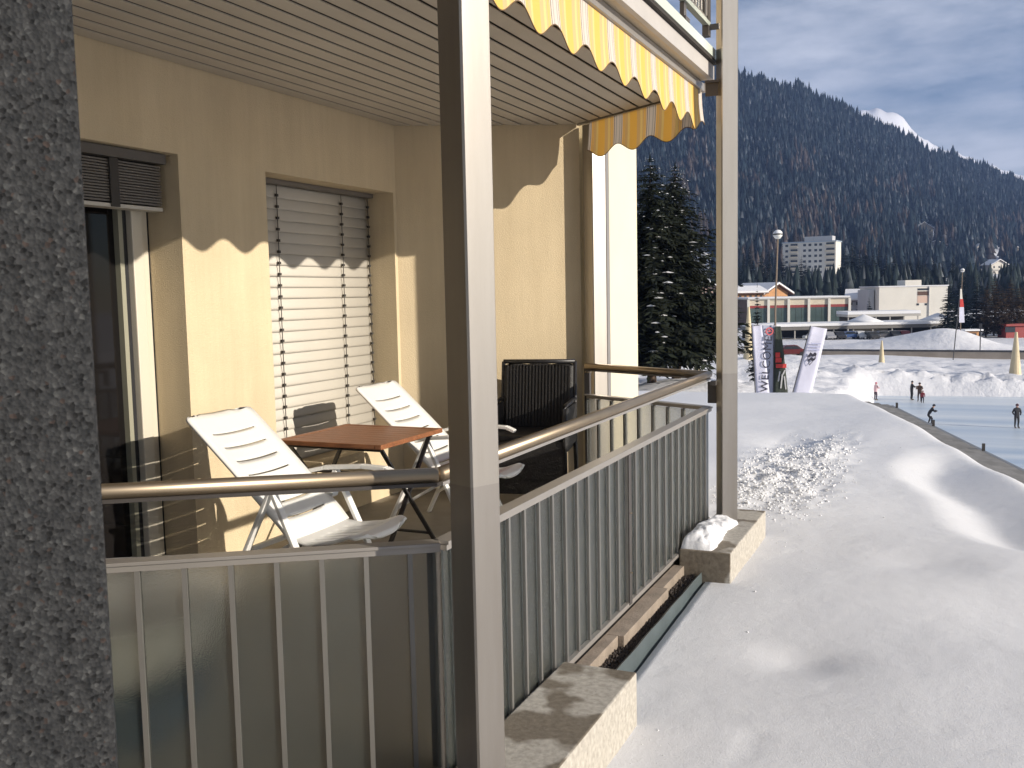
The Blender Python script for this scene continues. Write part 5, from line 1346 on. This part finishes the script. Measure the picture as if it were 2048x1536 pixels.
for (x0, y0, x1, y1) in ((1560, 776, 1563, 748), (1570, 778, 1567, 752), (1555, 762, 1558, 742), (1564, 748, 1568, 740)):     # pale sketched figure strokes
    MB().bar(((x0 - 1556) * rm, -0.10, zat(1556, dd, y0) - z0), ((x1 - 1556) * rm, -0.10, zat(1556, dd, y1) - z0), 0.01, 0.05, up=(0, 0, 1)).build('pale_stroke', house_shade, t)
# crest flag
t, p, z0 = flag_thing('white slanting feather flag with a dark crest, rightmost of the three', 1600, d); P4 = (p[0], p[1], p[2], 1600)
quadflag(t, P4, z0, d, [(1621, 652), (1653, 657), (1608, 850), (1570, 850)], flag_white)
rm = px2m(d)
MB().tube([((1566 - 1600) * rm, 0.02, 0), ((1620 - 1600) * rm, 0.02, zat(1620, d, 651) - z0)], 0.018, 6).build('pole', pole_mat, t)
X_ = lambda px: (px - 1600) * rm
Zf = lambda py: zat(1600, d, py) - z0
yq = -0.055
def poly(pts, nm, mat): MB().add([(X_(x), yq, Zf(y)) for x, y in pts], [tuple(range(len(pts)))]).build(nm, mat, t)
poly([(1614, 712), (1619, 704), (1624, 708), (1628, 704), (1632, 708), (1629, 712), (1624, 713), (1619, 711), (1616, 715)], 'crest_stroke', ink)
poly([(1615, 719), (1621, 714), (1626, 717), (1631, 714), (1628, 720), (1623, 722), (1619, 719), (1616, 723)], 'crest_stroke', ink)
for (a, b_) in (((1613, 712), (1617, 730)), ((1617, 730), (1626, 720)), ((1626, 720), (1631, 708))):
    MB().bar((X_(a[0]), yq, Zf(a[1])), (X_(b_[0]), yq, Zf(b_[1])), 0.006, 0.02).build('crest_outline', ink, t)
for k, (y, x0, x1) in enumerate(((686, 1620, 1640), (692, 1617, 1638), (698, 1615, 1637))):
    MB().bar((X_(x0), yq, Zf(y)), (X_(x1), yq, Zf(y + 2)), 0.006, 0.035).build('faint_line', M('faint_ink', (0.36, 0.38, 0.55), 0.8) if k == 0 else bpy.data.materials['faint_ink'], t)

# narrow banner on the tall pole at the right
d = 128; rm = px2m(d); p = atd(1910, 712, d); z0 = gz(p[0], p[1])
t = thing('banner_pole', 'leaning pole with a narrow white and red banner behind the rink', 'flag', (p[0], p[1], z0), math.atan2(RW[1, 0], RW[0, 0]))
H = zat(1918, d, 575) - z0
MB().tube([(-4 * rm, 0, -0.3), (8 * rm, 0, H)], 0.07, 6).build('pole', pole_mat, t)
zz = lambda y: zat(1915, d, y) - z0
for (x0, x1, y0, y1, mt, nm) in ((7, 12, 578, 598, house_white, 'cloth'), (7, 15, 598.2, 614, red_ink, 'red_band'), (6, 17, 614.2, 645, flag_white, 'cloth')):
    MB().add([(x0 * rm, -0.08, zz(y1)), (x1 * rm, -0.08, zz(y1)), ((x1 - 2) * rm, -0.08, zz(y0)), (x0 * rm, -0.08, zz(y0))], [(0, 1, 2, 3)]).build(nm, mt, t)

# street lamps
lamp_pole = M('lamp_pole', (0.20, 0.15, 0.11), 0.7); lamp_globe = M('lamp_globe', (0.75, 0.74, 0.70), 0.15, spec=0.6)
def lamp(label, px, ybase, ytop, d, rpx):
    p = atd(px, ybase, d); z0 = gz(p[0], p[1]); H = zat(px, d, ytop) - z0; r = rpx * px2m(d)
    t = thing('street_lamp', label, 'street lamp', (p[0], p[1], z0 - 0.2), 0, None)
    H += 0.2
    MB().tube([(0, 0, 0), (-0.03, 0, H * 0.5), (0.10, 0, H - 2 * r)], [0.075, 0.06, 0.05], 8).build('pole', lamp_pole, t)
    MB().lathe([(0.02, -r), (r * 0.55, -r * 0.8), (r * 0.9, -r * 0.35), (r, -0.03)], (0.1, 0, H - r), 16).build('globe', lamp_globe, t, smooth=True)
    MB().lathe([(r * 1.01, -0.029), (r * 1.02, 0.04), (r * 1.02, 0.05)], (0.1, 0, H - r), 16).build('collar', black_frame, t, smooth=True)
    MB().lathe([(r * 1.0, 0.051), (r * 0.88, r * 0.5), (r * 0.5, r * 0.88), (0.01, r)], (0.1, 0, H - r), 16).build('snow_cap', snow_cap, t, smooth=True)
    return t
lamp('street lamp with a globe head in front of the hotel', 1551, 720, 461, 62, 9.5)
lamp('distant street lamp above the narrow banner', 1920, 705, 537, 150, 4)
p = atd(1960, 705, 140); t = thing('thin_post', 'thin dark post right of the banner pole', 'post', (p[0], p[1], gz(p[0], p[1]))); MB().tube([(0, 0, -0.2), (0, 0, 4.0)], 0.07, 6).build('shaft', pole_mat, t); MB().box(-0.2, 0.2, -0.05, 0.05, 3.2, 4.0).build('sign_plate', pole_mat, t)
# red kiosk at the right edge
d = 172; rm = px2m(d); p = atd(2030, 672, d); z0 = gz(p[0], p[1])
t = thing('red_kiosk', 'red kiosk under a white canopy at the right edge', 'kiosk', (p[0], p[1], z0), math.atan2(RW[1, 0], RW[0, 0]))
MB().box(-18 * rm, 30 * rm, 0, 3, 0, zat(2030, d, 652) - z0).build('wall', red_paint, t)
MB().box(-20 * rm, 32 * rm, -0.4, 3.3, zat(2030, d, 652) - z0 + 0.01, zat(2030, d, 648) - z0).build('roof', red_paint, t)
MB().box(-20 * rm, 0, -0.05, 0.03, 1.0, 2.0).build('hatch', window_dark, t)
p = atd(1945, 690, 158); z0 = gz(p[0], p[1])
t = thing('snack_stand', 'small wooden stand with a pale roof left of the larches', 'stand', (p[0], p[1], z0), math.atan2(RW[1, 0], RW[0, 0]))
MB().box(-1.0, 1.0, 0, 1.6, 0, 1.9).build('wall', pine_wood, t); MB().box(-1.5, 1.5, -0.5, 2.0, 2.0, 2.25).build('roof', snow_cap, t); MB().box(-0.6, 0.6, -0.04, 0.02, 0.9, 1.6).build('hatch', window_dark, t)
p = atd(1885, 672, 158); z0 = gz(p[0], p[1])
t = thing('snow_plough', 'small red and white snow vehicle on top of the tall snow heap', 'vehicle', (p[0], p[1], z0), 0.6)
MB().box(-0.9, 0.9, -0.6, 0.6, 0.35, 1.0).build('body', red_paint, t, bevel=0.1); MB().box(-0.6, 0.3, -0.5, 0.5, 1.01, 1.5).build('cab', house_white, t, bevel=0.1)
for s in (-1, 1): MB().box(-1.0, 1.0, s * 0.62 - 0.12, s * 0.62 + 0.12, 0.0, 0.4).build('track', tyre, t, bevel=0.08)

# ------------------------------------------------------------------ people on the ice
skin_m = M('skin', (0.50, 0.30, 0.22), 0.6)
def person(label, px, py, joints, edges, colors, face, scale=1.0, extra=None):
    """joints: name -> (x, y, z, radius) in metres, local +y = the way the body faces"""
    p = onz(px, py, ICE_Z); names = list(joints)
    V = [joints[n][:3] for n in names]; E = [(names.index(a), names.index(b_)) for a, b_ in edges]
    me = bpy.data.meshes.new('body_rig'); me.from_pydata(V, E, []); me.update(); o = bpy.data.objects.new('tmp', me); COL.objects.link(o)
    sk = o.modifiers.new('skin', 'SKIN'); sb = o.modifiers.new('sub', 'SUBSURF'); sb.levels = 2; sb.render_levels = 2
    for i, n in enumerate(names):
        r = joints[n][3]; rr = r if hasattr(r, '__len__') else (r, r); me.skin_vertices[0].data[i].radius = rr; me.skin_vertices[0].data[i].use_root = (n == 'pelvis')
    dg = bpy.context.evaluated_depsgraph_get(); bm_ = bpy.data.meshes.new_from_object(o.evaluated_get(dg)); bpy.data.objects.remove(o)
    t = thing('person', label, 'person', (p[0], p[1], ICE_Z + 0.002), face, 'people skating on the rink'); t.scale = (scale,) * 3
    bm_.materials.clear()
    mats = [M('coat', colors[0], 0.85), M('trousers', colors[1], 0.85), skin_m, M('boots', (0.03, 0.03, 0.035), 0.6)]
    for m_ in mats: bm_.materials.append(m_)
    hz = joints['neck'][2]; pz = joints['pelvis'][2]; hx, hy, hzz = joints['head'][:3]
    for f in bm_.polygons:
        c = f.center
        if (c - Vector((hx, hy, hzz))).length < 0.145: f.material_index = 2
        elif c.z < 0.13: f.material_index = 3
        elif c.z < pz - 0.06 and (c.z < 0.62 * pz or abs(c.x) < 0.2): f.material_index = 1
        else: f.material_index = 0
        f.use_smooth = True
    b0 = bpy.data.objects.new('body', bm_); COL.objects.link(b0); b0.parent = t
    hat = MB().lathe([(0.112, -0.01), (0.116, 0.05), (0.095, 0.11), (0.05, 0.145), (0.005, 0.155)], (hx, hy, hzz), 12); hat.build('hat', M('hat', colors[2], 0.9), t, smooth=True)
    for s in ('l', 'r'):
        f = joints['toe_' + s]; MB().box(f[0] - 0.012, f[0] + 0.012, f[1] - 0.24, f[1] + 0.06, -0.002, 0.035).build('skate_blade', rail_steel, t)
    if extra: extra(t)
    return t
ED = [('pelvis', 'belly'), ('belly', 'chest'), ('chest', 'neck'), ('neck', 'head'), ('pelvis', 'hip_l'), ('pelvis', 'hip_r'), ('hip_l', 'knee_l'), ('hip_r', 'knee_r'), ('knee_l', 'ank_l'), ('knee_r', 'ank_r'), ('ank_l', 'toe_l'), ('ank_r', 'toe_r'),
      ('chest', 'sh_l'), ('chest', 'sh_r'), ('sh_l', 'el_l'), ('sh_r', 'el_r'), ('el_l', 'ha_l'), ('el_r', 'ha_r')]
def pose(lean=0.0, crouch=0.0, arms='down', step=0.0):
    pz = 0.92 - crouch * 0.25; J = {}
    J['pelvis'] = (0, -0.25 * crouch, pz, (0.16, 0.12)); ux, uz = math.sin(lean), math.cos(lean); py_ = -0.25 * crouch
    def sp(h): return (0, py_ + ux * h, pz + uz * h)
    J['belly'] = (*sp(0.2), (0.165, 0.125)); J['chest'] = (*sp(0.42), (0.19, 0.135)); J['neck'] = (*sp(0.60), 0.065); J['head'] = (*sp(0.74), (0.10, 0.115))
    for s, k in (('l', -1), ('r', 1)):
        st = step * k
        J['hip_' + s] = (k * 0.10, py_, pz - 0.06, 0.105); J['knee_' + s] = (k * 0.12, 0.10 * (0.3 + crouch) + st * 0.5, 0.50 - 0.03 * crouch, 0.075)
        J['ank_' + s] = (k * 0.12, -0.02 + st, 0.10, 0.052); J['toe_' + s] = (k * 0.13, 0.16 + st, 0.055, 0.045)
        c = sp(0.50); J['sh_' + s] = (k * 0.20, c[1], c[2], 0.075)
        if arms == 'down': e = (k * 0.26, c[1] + 0.02, c[2] - 0.30); h_ = (k * 0.25, c[1] + 0.12, c[2] - 0.54)
        elif arms == 'pocket': e = (k * 0.31, c[1] - 0.04, c[2] - 0.28); h_ = (k * 0.20, c[1] + 0.10, c[2] - 0.46)
        elif arms == 'front': e = (k * 0.27, c[1] + 0.14, c[2] - 0.22); h_ = (k * 0.12, c[1] + 0.34, c[2] - 0.14)
        elif arms == 'hip': e = (k * 0.38, c[1] - 0.02, c[2] - 0.24); h_ = (k * 0.19, c[1] + 0.12, c[2] - 0.36)
        J['el_' + s] = (*e, 0.062); J['ha_' + s] = (*h_, 0.045)
    return J
camang = math.atan2(RW[1, 0], RW[0, 0])
blk = (0.02, 0.02, 0.025)
person('person in a dark coat standing alone on the ice at the right', 2033, 856, pose(0.02, 0, 'pocket'), ED, (blk, (0.025, 0.025, 0.03), (0.10, 0.05, 0.06)), camang + math.pi)
person('person in black bending forward at the edge of the ice', 1860, 849, pose(0.55, 0.5, 'front', 0.08), ED, (blk, blk, blk), camang - math.pi / 2 - 0.2)
person('person in black with an arm out, left of the pair on the ice', 1823, 800, pose(0.05, 0, 'front'), ED, (blk, blk, blk), camang - math.pi / 2)
person('person in a brown jacket, right of the pair on the ice', 1839, 803, pose(0.12, 0.15, 'front'), ED, ((0.09, 0.055, 0.04), (0.05, 0.03, 0.03), (0.05, 0.04, 0.04)), camang + 2.6)
person('child in dark red between the pair on the ice', 1845, 806, pose(0.2, 0.2, 'down'), ED, ((0.16, 0.02, 0.03), (0.03, 0.03, 0.04), (0.12, 0.02, 0.03)), camang + 2.9, scale=0.66)
person('person in pale pink and dark trousers near the corner of the ice', 1751, 800, pose(0.1, 0.1, 'front'), ED, ((0.62, 0.42, 0.44), (0.05, 0.03, 0.05), (0.5, 0.15, 0.2)), camang - 1.2, scale=0.95)

# ------------------------------------------------------------------ valley haze
b = MB(); b.box(-900, 900, -800, 4500, -12.5, 800)
hz_o = b.build('haze', None); stuff(hz_o)
hm = bpy.data.materials.new('haze'); hm.use_nodes = True; t = hm.node_tree; t.nodes.clear(); o_ = t.nodes.new('ShaderNodeOutputMaterial'); pv = t.nodes.new('ShaderNodeVolumePrincipled')
pv.inputs['Color'].default_value = (0.34, 0.52, 1.0, 1); pv.inputs['Density'].default_value = 0.00016; pv.inputs['Anisotropy'].default_value = 0.0
t.links.new(pv.outputs[0], o_.inputs['Volume']); hz_o.data.materials.append(hm)
